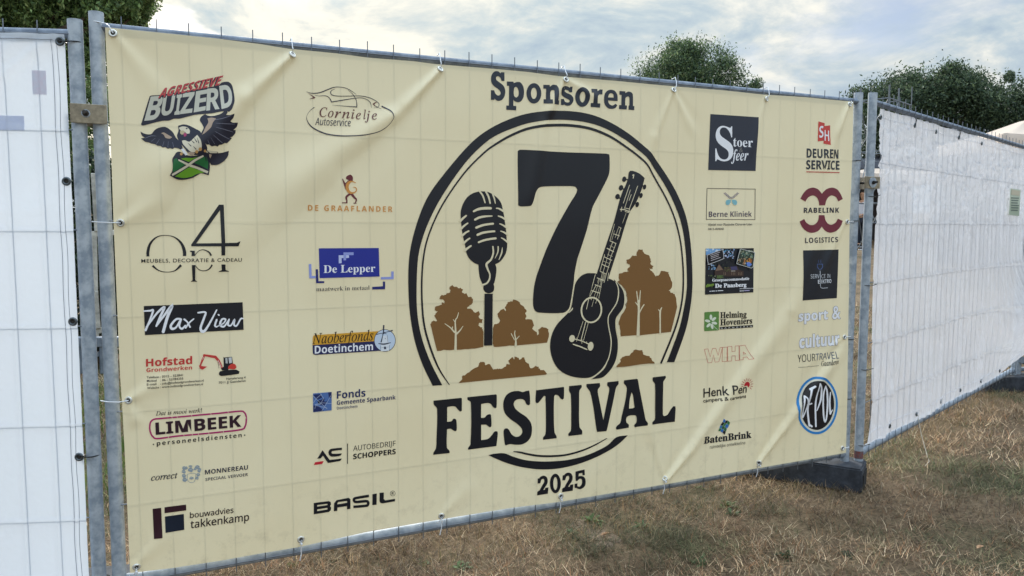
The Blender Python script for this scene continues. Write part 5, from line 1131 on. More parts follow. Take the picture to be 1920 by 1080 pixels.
p.poly('140,238 425,130 448,150 465,290 445,312 185,415 160,400', (18, 20, 30), smooth=True, lim=30); p.line('145,240 425,135 448,160 464,285 440,315 185,412 162,395 142,260', 9, (222, 222, 226), closed=True)
for k, (x, y, l) in enumerate(((200, 245, 190), (212, 275, 155), (215, 305, 150), (215, 345, 185))): p.line([(x, y), (x+l, y-l*.34)], 10, (206, 198, 204), caps=False)
p.poly('775,112 1058,185 1050,260 1022,470 985,492 700,400', (44, 60, 54), smooth=True, lim=20); specks(50, 770, 1030, 150, 300, [(90, 120, 110), (40, 54, 46), (130, 140, 110), (60, 84, 70), (160, 170, 150)], 10, 24)
specks(34, 735, 880, 300, 410, [(210, 206, 196), (36, 36, 40), (120, 100, 80), (170, 150, 120)], 8, 16); specks(20, 890, 1010, 300, 380, [(190, 116, 56), (130, 80, 40), (214, 160, 90)], 10, 20); p.poly('890,385 940,372 1000,420 950,462 905,440', (104, 140, 220), smooth=True); p.line('862,330 846,420', 16, (196, 130, 80)); p.line('775,118 1054,188 1046,270 1020,465 985,488 704,402 740,250', 9, (222, 222, 218), closed=True, smooth=False)
p.text('Groepsaccommodatie', (235, 748), (945, 713), 52, WHITE, 'serif', off=.018); p.text('De Paasberg', (290, 866), (890, 843), 74, WHITE, 'serif', off=.025)

for x0_, x1_, y_, c_ in ((180, 208, 934, WHITE), (220, 286, 931, WHITE), (298, 326, 928, WHITE), (340, 445, 924, WHITE), (762, 800, 929, WHITE), (812, 838, 927, WHITE), (848, 950, 923, (196, 190, 230))): p.line([(x0_, y_), (x1_, y_-(x1_-x0_)*.045)], 14, c_, caps=False)   # lines too small to read in the place itself
p.text('www.depaasberg.com', (762, 893), (1028, 882), 20, WHITE, 'serif', off=.01);  p.build()
p = logo('green square with a white leaf rosette beside Helming Hoveniers', 1310, 560, 3.725)
p.poly('42,94 138,88 141,93 140,217 136,221 40,227 37,222 39,98', (98, 142, 72)); LG = (226, 232, 212)
for a_ in (-1.6, -.65, .25, 1.3, 2.35, 3.35): p.ell(85+25*math.cos(a_), 162+33*math.sin(a_), 19, 9.5, LG, a_, 14)
p.line('88,165 110,198 132,216', [2, 3, 2], LG)
p.text('Helming', (150, 137), (333, 128), 42, (22, 22, 24), 'serif', off=.014); p.text('Hoveniers', (150, 187), (373, 173), 42, (22, 22, 24), 'serif', off=.014); p.poly('145,197 380,183 380,200 145,215', (20, 20, 22)); p.text('GAANDEREN', (152, 211), (372, 197), 9, (210, 210, 206), 'bold', space=1.9); p.build()
p = logo('thin red outlined letters WIHA', 1310, 560, 3.725)
for P_ in ('38,353 64,350 80,405 95,348 118,346 135,395 148,342 165,340 141,440 113,443 103,392 90,446 64,448', '165,340 198,338 198,437 163,439', '201,335 232,333 232,369 255,367 255,330 282,329 286,430 258,433 256,398 232,400 232,435 203,437', '285,330 325,325 375,418 346,423 338,407 312,410 312,426 288,429', '313,372 330,385 314,388'): p.line(P_, 2.2, (196, 62, 62), smooth=False, closed=True)
p.build()
p = logo('Henk Pen campers & caravans with a small red sun', 1310, 560, 3.725)
p.text('Henk Pen', (33, 690), (331, 654), 62, (30, 30, 34), 'plain', off=.012); p.text('campers & caravans', (33, 726), (329, 691), 25, (34, 34, 38), 'plain', off=.016)
p.poly([(330+23*math.cos(t), 600+23*math.sin(t)) for t in np.linspace(math.radians(155), math.radians(415), 22)]+[(332, 605)], (206, 36, 52))
for k in range(11): a_ = math.radians(165+k*23.5); p.line([(330+31*math.cos(a_), 600+31*math.sin(a_)), (330+50*math.cos(a_), 600+50*math.sin(a_))], [5, 2], (190, 40, 50), caps=False)
p.build()
p = logo('wavy blue, green and black checked flag above BatenBrink', 1310, 560, 3.725)
gq = lambda i, j: (172+i*15.5-j*10+3*math.sin(j*2.1), 836+i*9+j*21+5*math.sin(i*2.2+j*.4))
cc = [[(44, 116, 196), (24, 30, 44), (48, 120, 74)], [(24, 34, 40), (54, 132, 80), (50, 118, 190)], [(46, 124, 186), (46, 100, 66), (46, 110, 76)], [(48, 120, 74), (48, 116, 196), (26, 30, 36)]]
for j in range(4):
    for i in range(3):
        a_, b_, c_, d_ = gq(i, j), gq(i+1, j), gq(i+1, j+1), gq(i, j+1); m_ = ((a_[0]+c_[0])/2, (a_[1]+c_[1])/2)
        p.poly([(q[0]+(m_[0]-q[0])*.07, q[1]+(m_[1]-q[1])*.07) for q in (a_, b_, c_, d_)], cc[j][i])
p.text('BatenBrink', (33, 1012), (366, 970), 48, (22, 28, 40), 'serif', off=.016); p.text('ruimtelijke ontwikkeling', (77, 1047), (323, 1015), 21, (60, 62, 62), 'light', off=.004); p.build()
p = logo('red folded SH badge over DEUREN SERVICE', 1485, 215, 8.308)
p.poly('408,105 505,132 492,405 398,416', (206, 66, 58)); p.poly('505,178 590,165 588,473 485,450', (206, 66, 58)); p.poly('482,320 492,405 486,408 485,330', (110, 60, 120))
p.text('S', (421, 360), (486, 352), 178, WHITE, 'bold'); p.text('H', (503, 405), (573, 415), 168, WHITE, 'bold', off=-.01)
p.text('DEUREN', (225, 668), (722, 684), 140, (36, 44, 56), 'bold', off=.01); p.text('SERVICE', (218, 848), (738, 856), 138, (36, 44, 56), 'bold', off=.01); p.line('218,890 738,902', 14, (196, 78, 70), caps=False); p.build()
p = logo('two maroon double arcs around RABELINK LOGISTICS', 1485, 340, 4.692)
RB = (118, 38, 56)
p.poly('72,153 95,110 130,72 180,55 225,68 262,108 300,70 350,55 395,70 425,110 445,155 406,177 388,142 350,124 318,140 300,170 290,211 238,211 232,170 215,140 185,124 150,135 130,155 117,178', RB, smooth=True, lim=70)
p.poly('67,354 106,330 125,362 160,384 195,380 225,350 236,297 284,297 295,345 320,375 350,381 385,360 402,328 445,347 425,395 390,435 335,452 290,435 260,397 225,437 165,453 115,430 85,395', RB, smooth=True, lim=70)
p.text('RABELINK', (103, 277), (412, 275), 44, (34, 34, 54), 'bold', off=.012, space=1.15); p.text('LOGISTICS', (115, 543), (398, 534), 46, (38, 38, 56), 'bold', space=1.15); p.build()
p = logo('near black square reading SERVICE IN ELEKTRO with a plug and cable', 1485, 340, 4.692)
p.poly('97,607 410,600 393,1027 85,1048', (24, 32, 44)); SB = (76, 100, 160)
p.line('218,728 263,728 262,752 252,770 240,774 228,770 219,752', 4, SB, smooth=False, closed=True); p.line('228,690 228,716', 3, SB); p.line('249,690 249,716', 3, SB); p.line('240,786 243,870 247,922 262,939 315,936', 4.5, (206, 212, 222))
p.text('SERV', (158, 854), (234, 852), 36, (206, 210, 218), 'light'); p.text('CE', (250, 852), (290, 850), 34, (206, 210, 218), 'light'); p.text('IN', (308, 849), (336, 848), 34, (206, 210, 218), 'light'); p.text('E', (221, 900), (239, 899), 34, (216, 220, 228), 'bold'); p.text('EKTRO', (252, 898), (346, 893), 34, (216, 220, 228), 'bold'); p.build()
p = logo('white outlined words sport & cultuur', 1485, 560, 4.075)
OU = (60, 70, 112)
for t_, A, B_, h_ in (('sport', (46, 172), (272, 156), 72), ('&', (308, 156), (366, 150), 100), ('cultuur', (56, 378), (359, 350), 92)): p.text(t_, A, B_, h_, WHITE, 'bold', off=.018, out=(.034, OU))
p.build()
p = logo('thin YOURTRAVEL lettering with a handwritten Gaanderen below', 1485, 560, 4.075)
p.text('YOUR', (43, 486), (175, 474), 56, (44, 46, 50), 'light'); p.text('TRAVEL', (178, 473), (348, 454), 52, (82, 98, 122), 'light'); p.text('Gaanderen', (226, 516), (346, 496), 38, (40, 36, 40), 'it', off=.008); p.line('46,525 208,512', 2.6, (60, 62, 64), caps=False); p.build()
p = logo('black oval DEPOL badge with a blue rim', 1485, 560, 4.075)
p.ell(190, 815, 159, 221, (40, 134, 206), .06, 44); p.ell(190, 815, 143, 203, (226, 224, 208), .06, 44); p.ell(191, 814, 129, 189, (18, 18, 26), .06, 44)
for l_, w_ in (('88,742 76,830 80,905', [12, 12, 14]), ('90,742 108,770 108,830 82,908', [10, 13, 14, 8]), ('164,668 132,690', [16, 18]), ('140,685 122,770 118,860 130,970', [14, 15, 16, 16]), ('120,808 146,800', [14, 14]), ('126,958 148,975', [14, 18]), ('200,648 178,800 180,975', [14, 15, 14]), ('202,650 220,690 218,770 188,855', [12, 16, 16, 8]), ('254,668 240,720 236,800 240,900 250,940 262,900 270,800 266,710 256,672', [12, 13, 14, 14, 12, 14, 15, 14, 10]), ('292,715 286,790 290,880', [9, 13, 14]), ('290,878 306,850', [14, 8])):
    p.line(l_, [q*.88 for q in w_], WHITE)
p.build()
# ------------------------------------------------------------------ banner eyelets and cable ties
EYES = [((212, 63), 'T', 'white cord through the top left corner eyelet of the banner'), ((548, 103), 'T', 'white cable tie at the top edge above the car logo'), ((825, 130), 'T', 'white cable tie at the top edge left of the title'), ((1059, 150), 'T', 'white cable tie at the top edge above the title lettering'), ((1262, 169), 'T', 'white cable tie at the top edge right of the title'), ((1436, 186), 'T', 'white cable tie at the top edge above the Stoer square'), ((1592, 196), 'T', 'white cord at the top right corner of the banner'),
        ((226, 418), 'L', 'white cable tie at the left edge beside the Op4 lettering'), ((241, 750), 'L', 'white cable tie at the left edge just above the LIMBEEK frame'), ((1588, 416), 'R', 'white cable tie at the right edge beside the RABELINK arcs'), ((1583, 632), 'R', 'white cable tie at the right edge beside the word cultuur'), ((1579, 840), 'R', 'white cable tie at the lower right corner of the banner'),
        ((256, 1062), 'B', 'white cable tie at the lower left corner of the banner'), ((564, 1011), 'B', 'white cable tie on the bottom rail below the left BASIL side'), ((827, 967), 'B', 'white cable tie on the bottom rail right of the BASIL lettering'), ((1051, 930), 'B', 'white cable tie on the bottom rail below the 2025 numerals'), ((1246, 897), 'B', 'white cable tie on the bottom rail below the ring end'), ((1421, 867), 'B', 'white cable tie on the bottom rail below BatenBrink')]
M_EYEW = mat('bright_eyelet', srgb(216, 216, 210), rough=.25, metal=.5)
M_LIT = mat('eyelet_hole_backlight', srgb(236, 238, 240), .5)  # pale disc colour painting the brightness seen through some eyelet openings
def tie(lab, pts, r=.0021, extra=()):
    b = B(); b.tube([tuple(q) for q in pts], r, 6)
    for e in extra: b.tube([tuple(q) for q in e], r*.8, 5)
    o = b.make('cable_tie', M_WTIE, None, True); tag(o, lab, 'cable tie', 'white cable ties holding the banner'); return o
for (px, py), kind, lab in EYES:
    c = bpt(px, py, .002); h = 1e-3; u, v = uv(px, py)
    n = Vector((-(float(relief(u+h, v))-float(relief(u-h, v)))/(2*h), -1, -(float(relief(u, v+h))-float(relief(u, v-h)))/(2*h)))
    b = B(); b.torus(c, n, .0098, .0042, 20, 6); e = b.make('eyelet', M_EYEW, ban, True)
    b = B(); b.tube([c+n.normalized()*.0003, c-n.normalized()*.0006], .0068, 14); b.make('hole', M_LIT if kind == 'T' and px in (548, 825, 1436) else M_HOLE, e)
    f = c+Vector((0, -.004, 0))
    j = lambda a: RNG.uniform(-a, a)
    if kind == 'T':
        dxx = j(.004)+(.012 if px > 1200 else 0.0); up = ZT+.022 if px not in (1592, 212) else ZT+.004
        if px == 212: tie(lab, [f, f+Vector((-.012, -.003, .022)), Vector((f.x-.020, -.008, ZT+.006)), Vector((f.x-.055, .0, ZT+.012))], .0018)
        elif px == 1592: tie(lab, [f, f+Vector((.012, -.004, .008)), Vector((f.x+.025, .0, f.z+.02)), Vector((f.x+.03, .02, f.z+.01))], .002, [(f, f+Vector((.004, -.006, -.012)))])
        else: tie(lab, [f, Vector((f.x+dxx*.5, f.y-.004, (f.z+ZT)/2)), Vector((f.x+dxx, -.012, ZT)), Vector((f.x+dxx, -.003, up)), Vector((f.x+dxx, .022, ZT+.018))], .0019)
    elif kind == 'L': tie(lab, [f, f+Vector((-.03, -.006, j(.002))), f+Vector((-.062, -.004, .002)), f+Vector((-.084, .018, .004))], .0019)
    elif kind == 'R':
        tie(lab, [f, f+Vector((.012, -.008, .003)), f+Vector((.03, -.01, .003)), f+Vector((.05, .01, 0))], .0021, [(f, f+Vector((-.006, -.012, -.008)))])
    else:
        zb = ZB-.030
        tie(lab, [f, Vector((f.x+.001, f.y-.006, f.z-.012)), Vector((f.x+j(.004), -.010, ZB+.03)), Vector((f.x+.001, -.0095, ZB)), Vector((f.x-.004, -.004, ZB-.028))], .0021, [(f+Vector((0, -.003, -.006)), Vector((f.x-.012, .002, ZB+.022)))])
        b = B(); b.box((f.x, f.y-.006, f.z-.014), (.007, .006, .008)); hd = b.make('tie_head', M_WTIE); bevel(hd, .001, 1)
        hd.parent = bpy.data.objects[[o.name for o in bpy.data.objects if o.get('label') == lab][0]]
# black ties on the posts --------------------------------------------------
def ring_tie(lab, c, r, tilt=0.0, tail=None, m=M_BTIE):
    b = B(); pts = [(c[0]+r*math.cos(t), c[1]+r*math.sin(t), c[2]+tilt*math.cos(t)) for t in np.linspace(0, 2*math.pi, 21)]
    b.tube(pts, .0022, 6, cap=False)
    if tail: b.tube([Vector(c)+Vector(q) for q in tail], .002, 6)
    tag(b.make('cable_tie', m, None, True), lab, 'cable tie', 'black cable ties on the posts')
def Z_at(px, py, y): return float(uv(px, py, y)[1])
PX = -.140
for (px, py), ez, lab in (((140, 78), 78, 'black cable tie round the left post near its top'), ((170, 856), 857, 'black cable tie round the left post in its lower half')):
    z = Z_at(px, py, .0); e = lpt(.036, Z_at(120, ez, 0), .006); c = Vector((PX, .020, z))
    ring_tie(lab, c, PR+.003, .001, [Vector((-.012, -.028, 0)), (e-c)*.6+Vector((0, -.012, 0)), e-c])
for x, py, lab in ((3.437, 300, 'thin black wire round the banner end post at shoulder height'), (3.437, 414, 'thin black tie on the banner end post beside the RABELINK arcs'), (3.437, 636, 'thin black tie on the banner end post level with the word cultuur'), (3.437, 747, 'lowest thin black tie on the banner end post')):
    ring_tie(lab, (x, .02, Z_at(1600, py, 0)), PR+.002, .001)
for py, lab in ((368, 'black cable tie round the second right post just under the clamp'), (536, 'black cable tie round the second right post at mid height'), (694, 'black cable tie round the second right post below the middle'), (835, 'black cable tie round the second right post just above the foot')):
    ring_tie(lab, (3.515+.0, -.012, Z_at(1620, py, -.03)), PR+.003, -.001, [(.02, -.02, 0), (.035, -.035, .008)])
# black ties and a loose cord along the right sheet's edges
for s, lab in ((.53, 'black tie at the top edge of the right sheeting, first one from the post'), (1.4, 'black tie at the top edge of the right sheeting further along')):
    a = rpt(s, .975, .006); b = B(); b.tube([a, a+Vector((0, -.004, .03)), a+Vector((.005, .01, .06))], [.004, .0035, .002], 6); tag(b.make('cable_tie', M_BTIE, None, True), lab, 'cable tie', 'black ties on the right sheeting')
for s, lab in ((.82, 'short cord tying the lower hem of the right sheeting near the joint'), (1.28, 'short cord tying the lower hem of the right sheeting in the middle'), (2.25, 'short cord hanging from the lower hem of the right sheeting at its far end')):
    a = rpt(s, .022, .006); b = B(); b.tube([a, a+Vector((.002, -.008, -.02)), a+Vector((-.006, .01, -.055))], .0022, 5); b.tube([a, a+Vector((.012, -.004, .025))], .003, 5)
    tag(b.make('cord', M_WTIE, None, True), lab, 'cord', 'cords along the lower hem')
a = rpt(.82, .02, .01); 
b = B(); b.tube([a, a+Vector((.004, -.01, -.06)), a+Vector((.0, -.03, -.12)), Vector((a.x-.03, a.y-.09, .035)), Vector((a.x-.10, a.y-.16, .012)), Vector((a.x-.19, a.y-.20, .010))], .0016, 6)
tag(b.make('loose_cord', mat('old_cord', srgb(206, 200, 186), .7), None, True), 'thin pale cord hanging from the right sheeting and trailing over the grass', 'cord')
# red paint mark on the lower end of the second right post
b = B(); b.tube([(0, 0, 0), (0, 0, .042)], PR+.0006, 16, cap=False); o = b.make('paint_mark', mat('worn_red_paint', srgb(128, 58, 50), .7, noise_scale=70, col2=srgb(96, 92, 96)), right); 
o.location = (0, .020, .145)
# welding fillets and stubs on the rails
# ------------------------------------------------------------------ things at the far end of the right panel
E0 = Vector((3.515+DR.x*3.42, -.028+DR.y*3.42, 0))
t = empty('mobile_fence', E0+Vector((.045, .0, 0)), math.radians(-12)); tag(t, 'next mesh fence panel continuing past the far right post', 'fence', 'mobile mesh fence panels')
link('post', bpy.data.meshes['post'], M_GALV, t).location = (0, .02, 0)
link('post', bpy.data.meshes['post'], M_GALV, t).location = (3.4, .02, 0)
b = B(); b.tube([(.01, .019, ZT), (3.4, .019, ZT)], .0155, 10); b.make('top_rail', M_GALV, t, True)
b = B(); b.tube([(.01, .019, ZB), (3.4, .019, ZB)], .0185, 10); b.make('bottom_rail', M_GALV, t, True)
wmesh = bpy.data.meshes['vertical_wire']
for i in range(33): link('vertical_wire', wmesh, M_WIRE, t).location = (.09+i*SP, 0, 0)
hm = cyl('horizontal_wire', (0, 0, 0), (3.4, 0, 0), .0021, 6)
for z in ROWS: link('horizontal_wire', hm, M_WIRE, t).location = (0, .004, z)
nm = tarp_mat('navy_sheeting', srgb(24, 34, 66), .5, .05, .003, 30, 6, 1, 12)
def f_navy(s, z): q = .012+.025*(fbm(s*5, z*3, 3, 51)-.45); return np.stack([E0.x-.03+s*math.cos(-.21)+0*z, E0.y-q-.02+s*math.sin(-.21), z], -1)
tag(sheet('navy_sheeting', f_navy, np.arange(.0, 3.3, .06), np.arange(.83, 1.58, .03), nm), 'dark navy cover hanging on the fence beyond the far right post', 'cover')
# white rope bundle and grey roll by the far foot
b = B(); c0 = E0+Vector((.10, -.10, .20)); pts = []
for i in range(60): a = i*.55; pts.append(c0+Vector((.06*math.cos(a)+i*.004, .04*math.sin(a*1.3), .03*math.sin(a*.7)-i*.0012)))
b.tube(pts, .006, 6); tag(b.make('rope_bundle', M_WTIE, None, True), 'tangled white rope lying on the far right fence foot', 'rope')
b = B(); b.tube([E0+Vector((.03, -.02, .26)), E0+Vector((.5, -.10, .10))], .03, 12); tag(b.make('grey_tube', mat('grey_plastic', srgb(112, 122, 134), .5), None, True), 'grey tube leaning behind the far right fence foot', 'tube')
# ------------------------------------------------------------------ seen through the left joint
M_WOOD = mat('weathered_timber', srgb(184, 184, 178), .8, noise_scale=9, col2=srgb(136, 136, 132))
M_STEEL = mat('grey_painted_steel', srgb(112, 124, 140), .5, metal=.3, noise_scale=10, col2=srgb(84, 96, 112))
def slab(b, p0, p1, w_, d_):
    p0, p1 = Vector(p0), Vector(p1); ax = (p1-p0); L_ = ax.length; q = ax.to_track_quat('Z', 'Y').to_matrix(); b.box((p0+p1)/2, (w_, d_, L_), q)
D = 6.6
t = empty('timber_frame', at(180, 690, D)); t.location.z = float(gz(t.location.x, t.location.y)); tag(t, 'weathered pale timber frame standing behind the left fence joint', 'timber frame')
def lp(px, py): return Vector(at(px, py, D))-t.location
for q, w_ in (((175, 325, 182, 434), .07), ((179, 545, 184, 615), .08), ((196, 330, 200, 640), .06)):
    b = B(); slab(b, lp(q[0], q[1]), lp(q[2], q[3]), w_, .035); o = b.make('upright', M_WOOD, t); bevel(o, .004, 1)
for q in ((150, 440, 215, 436), (165, 626, 215, 612)):
    b = B(); slab(b, lp(q[0], q[1]), lp(q[2], q[3]), .05, .04); o = b.make('crosspiece', M_WOOD, t); bevel(o, .004, 1)
b = B(); slab(b, lp(176, 434), lp(180, 640), .05, .04); b.make('upright', M_WOOD, t)
t = empty('steel_trestle', at(190, 690, 6.2)); t.location.z = float(gz(t.location.x, t.location.y)); tag(t, 'low grey steel trestle on the grass behind the left fence joint', 'trestle')
def lp2(px, py): return Vector(at(px, py, 6.2))-t.location
b = B(); slab(b, lp2(140, 641), lp2(240, 640), .07, .07); o = b.make('beam', M_STEEL, t); bevel(o, .006, 2)
for x in (150, 193, 236):
    b = B(); slab(b, lp2(x, 646), lp2(x+2, 700), .06, .05); o = b.make('leg', M_STEEL, t); bevel(o, .006, 1)
b = B(); slab(b, lp2(140, 668), lp2(205, 662), .03, .03); b.make('brace', M_STEEL, t)
# ------------------------------------------------------------------ seen through the right joint: truss tower, tents, people
def truss(lab, base, h, side, arm=0.0):
    t = empty('truss_tower', base, .35); tag(t, lab, 'truss tower')
    M_T = mat('aluminium_truss', srgb(112, 120, 128), .5, metal=.4); r = .024
    for x in (-1, 1):
        for y in (-1, 1):
            b = B(); b.tube([(x*side/2, y*side/2, 0), (x*side/2, y*side/2, h+.35)], r, 8); b.make('chord', M_T, t, True)
    n = int(h/1.1)
    for k in range(n):
        z0, z1 = k*h/n, (k+1)*h/n
        for a, c in (((-1, -1), (1, -1)), ((1, -1), (1, 1)), ((1, 1), (-1, 1)), ((-1, 1), (-1, -1))):
            if k % 2: a, c = c, a
            b = B(); b.tube([(a[0]*side/2, a[1]*side/2, z0), (c[0]*side/2, c[1]*side/2, z1)], r*.6, 6); b.make('diagonal', M_T, t, True)
            b = B(); b.tube([(a[0]*side/2, a[1]*side/2, z1), (c[0]*side/2, c[1]*side/2, z1)], r*.7, 6); b.make('rung', M_T, t, True)
    if arm:
        for dz in (0, -.3):
            b = B(); b.tube([(0, -side/2, h+dz), (arm, -side/2, h+dz)], r*.8, 6); b.make('boom', M_T, t, True)
        for k in range(4):
            b = B(); b.tube([(arm*k/3, -side/2, h-.3), (arm*k/3, -side/2, h+.12+(.4 if k == 3 else 0))], r*.6, 6); b.make('boom_post', M_T, t, True)
    return t
D = 24.0; q = at(1640, 414, D); z0 = float(gz(q[0], q[1])); top = at(1640, 190, D)[2]
truss('silver scaffold tower with a short side boom rising behind the right fence joint', (q[0], q[1], z0), top-z0, .75, 1.45)
def tent(lab, px, D, hw, eave_py, peak_py, peak_px, mroof, mwall, group='festival tents', wall=True):
    c = at(px, 414, D); z0 = float(gz(c[0], c[1])); t = empty('tent', (c[0], c[1], z0), -.45+math.radians(0)); tag(t, lab, 'tent', group)
    ze = at(px, eave_py, D)[2]-z0; zp = at(px, peak_py, D)[2]-z0; s = hw
    V = []; Fc = []; m_ = 12; rows = []
    per = []
    for a, b_ in (((-s, -s), (s, -s)), ((s, -s), (s, s)), ((s, s), (-s, s)), ((-s, s), (-s, -s))):
        for k in range(m_): f = k/m_; per.append((a[0]+(b_[0]-a[0])*f, a[1]+(b_[1]-a[1])*f, .05*math.sin(f*math.pi)))
    for f, hh in ((1, 0), (.97, .0), (.75, .16), (.5, .40), (.25, .72), (.08, .95)):
        rows.append(len(V)); V += [(x*f, y*f, ze+(zp-ze)*hh-(sag if f > .9 else sag*.5) * (1 if f > .2 else 0)) for x, y, sag in per]
    n = len(per)
    for r0, r1 in zip(rows, rows[1:]): Fc += [(r0+i, r0+(i+1) % n, r1+(i+1) % n, r1+i) for i in range(n)]
    V.append((0, 0, zp)); Fc += [(rows[-1]+i, rows[-1]+(i+1) % n, len(V)-1) for i in range(n)]
    val = len(V); V += [(x*1.0, y*1.0, ze-.28) for x, y, _ in per]; Fc += [(val+i, val+(i+1) % n, rows[0]+(i+1) % n, rows[0]+i) for i in range(n)]
    mesh('roof', V, Fc, mroof, t, True)
    for x in (-1, 1):
        for y in (-1, 1):
            b = B(); b.tube([(x*s*.97, y*s*.97, 0), (x*s*.97, y*s*.97, ze)], .035, 8); b.make('pole', M_GALV, t, True)
    if wall:
        k = 40; V = [(-s*.97+2*s*.97*i/k, s*.96+.04*math.sin(i*1.9), z) for z in (0.02, ze-.2) for i in range(k+1)]; Fc = [(i, i+1, k+2+i, k+1+i) for i in range(k)]
        mesh('back_wall', V, Fc, mwall, t, True)
    return t
M_BEI = mat('beige_tent_fabric', srgb(220, 204, 190), .75, trans=.3); M_GRY = mat('dark_grey_tent_fabric', srgb(84, 88, 98), .8, trans=.1); M_DKW = mat('dark_tent_wall', srgb(48, 46, 50), .8)
tent('beige pointed festival tent whose peak rises at the right edge behind the fence', 1914, 21, 1.25, 262, 226, 1912, M_BEI, M_DKW)
tent('dark grey tent roof seen through the right fence joint', 1650, 34, 2.6, 312, 288, 1650, M_GRY, M_DKW)
tent('low beige tent canopy seen through the right fence joint', 1632, 29, 2.0, 330, 316, 1632, M_BEI, M_DKW)
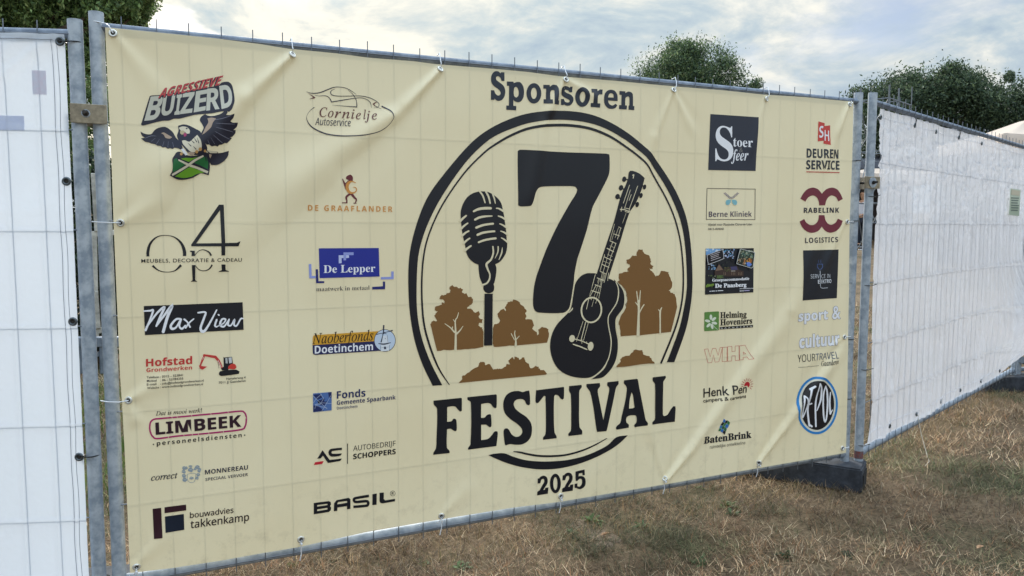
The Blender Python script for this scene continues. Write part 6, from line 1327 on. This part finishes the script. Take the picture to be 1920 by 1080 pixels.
# people ----------------------------------------------------------------
def skin_body(name, verts, edges, radii, m, parent, lvl=2, root=0):
    me = bpy.data.meshes.new(name); me.from_pydata(verts, edges, []); o = bpy.data.objects.new(name, me); COL.objects.link(o)
    sk = o.modifiers.new('skin', 'SKIN'); sk.use_smooth_shade = True; sub = o.modifiers.new('sub', 'SUBSURF'); sub.levels = lvl; sub.render_levels = lvl
    for i, r in enumerate(radii):
        me.skin_vertices[0].data[i].radius = r if isinstance(r, tuple) else (r, r)
    me.skin_vertices[0].data[root].use_root = True
    dg = bpy.context.evaluated_depsgraph_get(); m2 = bpy.data.meshes.new_from_object(o.evaluated_get(dg)); bpy.data.objects.remove(o)
    for k in list(m2.materials): pass
    m2.materials.clear(); m2.materials.append(m); return link(name, m2, None, parent)
def person(lab, base, rz, shirt, trousers, hair, arm_fwd=True):
    """faces local -x"""
    t = empty('person', base, rz); tag(t, lab, 'person')
    sk = mat('skin', srgb(190, 148, 122), .55)
    V = [(0, 0, .95), (.01, 0, 1.12), (.015, 0, 1.30), (.01, 0, 1.43), (0, 0, 1.50), (-.02, 0, 1.57), (-.025, 0, 1.68), (-.02, 0, 1.735),
         (0, .17, 1.40), (.05, .23, 1.13), (-.16, .19, 1.02), (-.24, .15, 1.02), (0, -.17, 1.40), (.05, -.23, 1.13), (-.16, -.19, 1.02), (-.24, -.15, 1.02),
         (.01, .09, .88), (-.01, .10, .50), (.03, .11, .10), (-.10, .12, .04), (.01, -.09, .88), (.02, -.10, .50), (.08, -.11, .10), (-.05, -.12, .04)]
    E_ = [(0, 1), (1, 2), (2, 3), (3, 4), (4, 5), (5, 6), (6, 7), (3, 8), (8, 9), (9, 10), (10, 11), (3, 12), (12, 13), (13, 14), (14, 15), (0, 16), (16, 17), (17, 18), (18, 19), (0, 20), (20, 21), (21, 22), (22, 23)]
    R_ = [(.11, .15), (.10, .14), (.115, .16), (.08, .12), .055, .075, .092, .05, .055, .042, .034, .03, .055, .042, .034, .03, .088, .062, .042, .035, .088, .062, .042, .035]
    body = skin_body('body', V, E_, R_, sk, t)
    # nose, ears
    fl = {}
    ks = [0, 1, 2, 3, 8, 9, 12, 13]; mp = {k: i for i, k in enumerate(ks)}
    Vs = [V[k] for k in ks]; Vs[0] = (0, 0, .93); Vs[5] = (.04, .22, 1.20); Vs[7] = (.04, -.22, 1.20)
    skin_body('t_shirt', Vs, [(mp[a], mp[b_]) for a, b_ in E_ if a in mp and b_ in mp], [(.135, .175), (.125, .165), (.135, .175), (.09, .13), .075, .07, .075, .07], mat('shirt_cloth', shirt, .8), t)
    ks = [0, 16, 17, 18, 20, 21, 22]; mp = {k: i for i, k in enumerate(ks)}
    skin_body('trousers', [V[k] for k in ks], [(mp[a], mp[b_]) for a, b_ in E_ if a in mp and b_ in mp], [(.13, .165), .105, .082, .07, .105, .082, .07], mat('trouser_cloth', trousers, .85), t)
    for s_, i in ((1, 18), (-1, 22)):
        x, y, z = V[i]; b = B(); b.tube([(x+.05, y, .045), (x-.02, y, .055), (x-.14, y, .04), (x-.19, y, .03)], [.045, .052, .045, .028], 10); b.make('shoe', mat('dark_shoe', srgb(34, 34, 38), .6), t, True)
        b = B(); b.box((x-.07, y, .012), (.27, .09, .02)); b.make('sole', M_WTIE, t)
    b = B(); 
    hv = [(-.02+.098*math.cos(a)*math.cos(e)+.018, .086*math.sin(a)*math.cos(e), 1.675+.112*math.sin(e)) for e in np.linspace(.12, 1.57, 6) for a in np.linspace(0, 2*math.pi, 17)[:-1]]
    hv = [(x+(.02 if x < -.05 and z < 1.72 else 0), y, z) for x, y, z in hv]; mesh('hair', hv, [(r*16+i, r*16+(i+1) % 16, (r+1)*16+(i+1) % 16, (r+1)*16+i) for r in range(5) for i in range(16)], mat('hair', hair, .8), t, True)
    b = B(); b.tube([(-.105, 0, 1.675), (-.128, 0, 1.655), (-.11, 0, 1.645)], [.008, .014, .008], 6)
    for s_ in (-1, 1): b.tube([(-.015, s_*.088, 1.68), (-.012, s_*.1, 1.655)], [.016, .01], 6); b.tube([(-.104, s_*.033, 1.69), (-.112, s_*.033, 1.689)], .008, 6)
    b.make('face_details', sk, t, True)
    b = B()
    for s_ in (-1, 1):
        for k in range(4): b.tube([(-.25, s_*(.135+.016*k), 1.02), (-.30-.006*(k % 3), s_*(.13+.016*k), 1.005), (-.325, s_*(.13+.015*k), .985)], [.0095, .0085, .007], 6)
        b.tube([(-.235, s_*.125, 1.03), (-.265, s_*.105, 1.03)], [.011, .009], 6)
    b.make('fingers', sk, t, True)
    return t
D = 27.0; q = at(1617.5, 414, D)
person('man in a white t-shirt and dark navy trousers seen through the right fence joint', (q[0], q[1], float(gz(q[0], q[1]))), .0, srgb(214, 216, 226), srgb(34, 40, 54), srgb(52, 44, 38))
# table edge with a sneaker is too small to tell; a dropped shoe lies nearer on the grass
q = at(1618, 470, 15.0); c = ray(1618, 469)
zg = lambda d_: float(gz(*at(1618, 414, d_)[:2]))
ds = min(np.arange(8, 40, .25), key=lambda d_: abs(at(1618, 469, d_)[2]-zg(d_))); q = at(1618, 469, ds)
t = empty('sneaker', (q[0], q[1], zg(ds)), .2); tag(t, 'dark sneaker with a white sole on the grass in the right fence joint', 'shoe')
b = B(); b.tube([(.12, 0, .06), (.03, 0, .075), (-.10, 0, .05), (-.17, 0, .035)], [.045, .055, .045, .028], 10); b.make('upper', mat('dark_canvas', srgb(40, 40, 48), .8), t, True)
b = B(); b.box((-.02, 0, .014), (.32, .10, .026)); o = b.make('sole', M_WTIE, t); bevel(o, .008, 2)
# ------------------------------------------------------------------ tidy: names of meshes shared, normals
for o in bpy.data.objects:
    if o.type == 'MESH' and o.name.split('.')[0] in ('top_rail', 'bottom_rail', 'eyelet', 'seam', 'cable_tie', 'pole', 'roof', 'chord', 'diagonal', 'rung'):
        fix_normals(o)
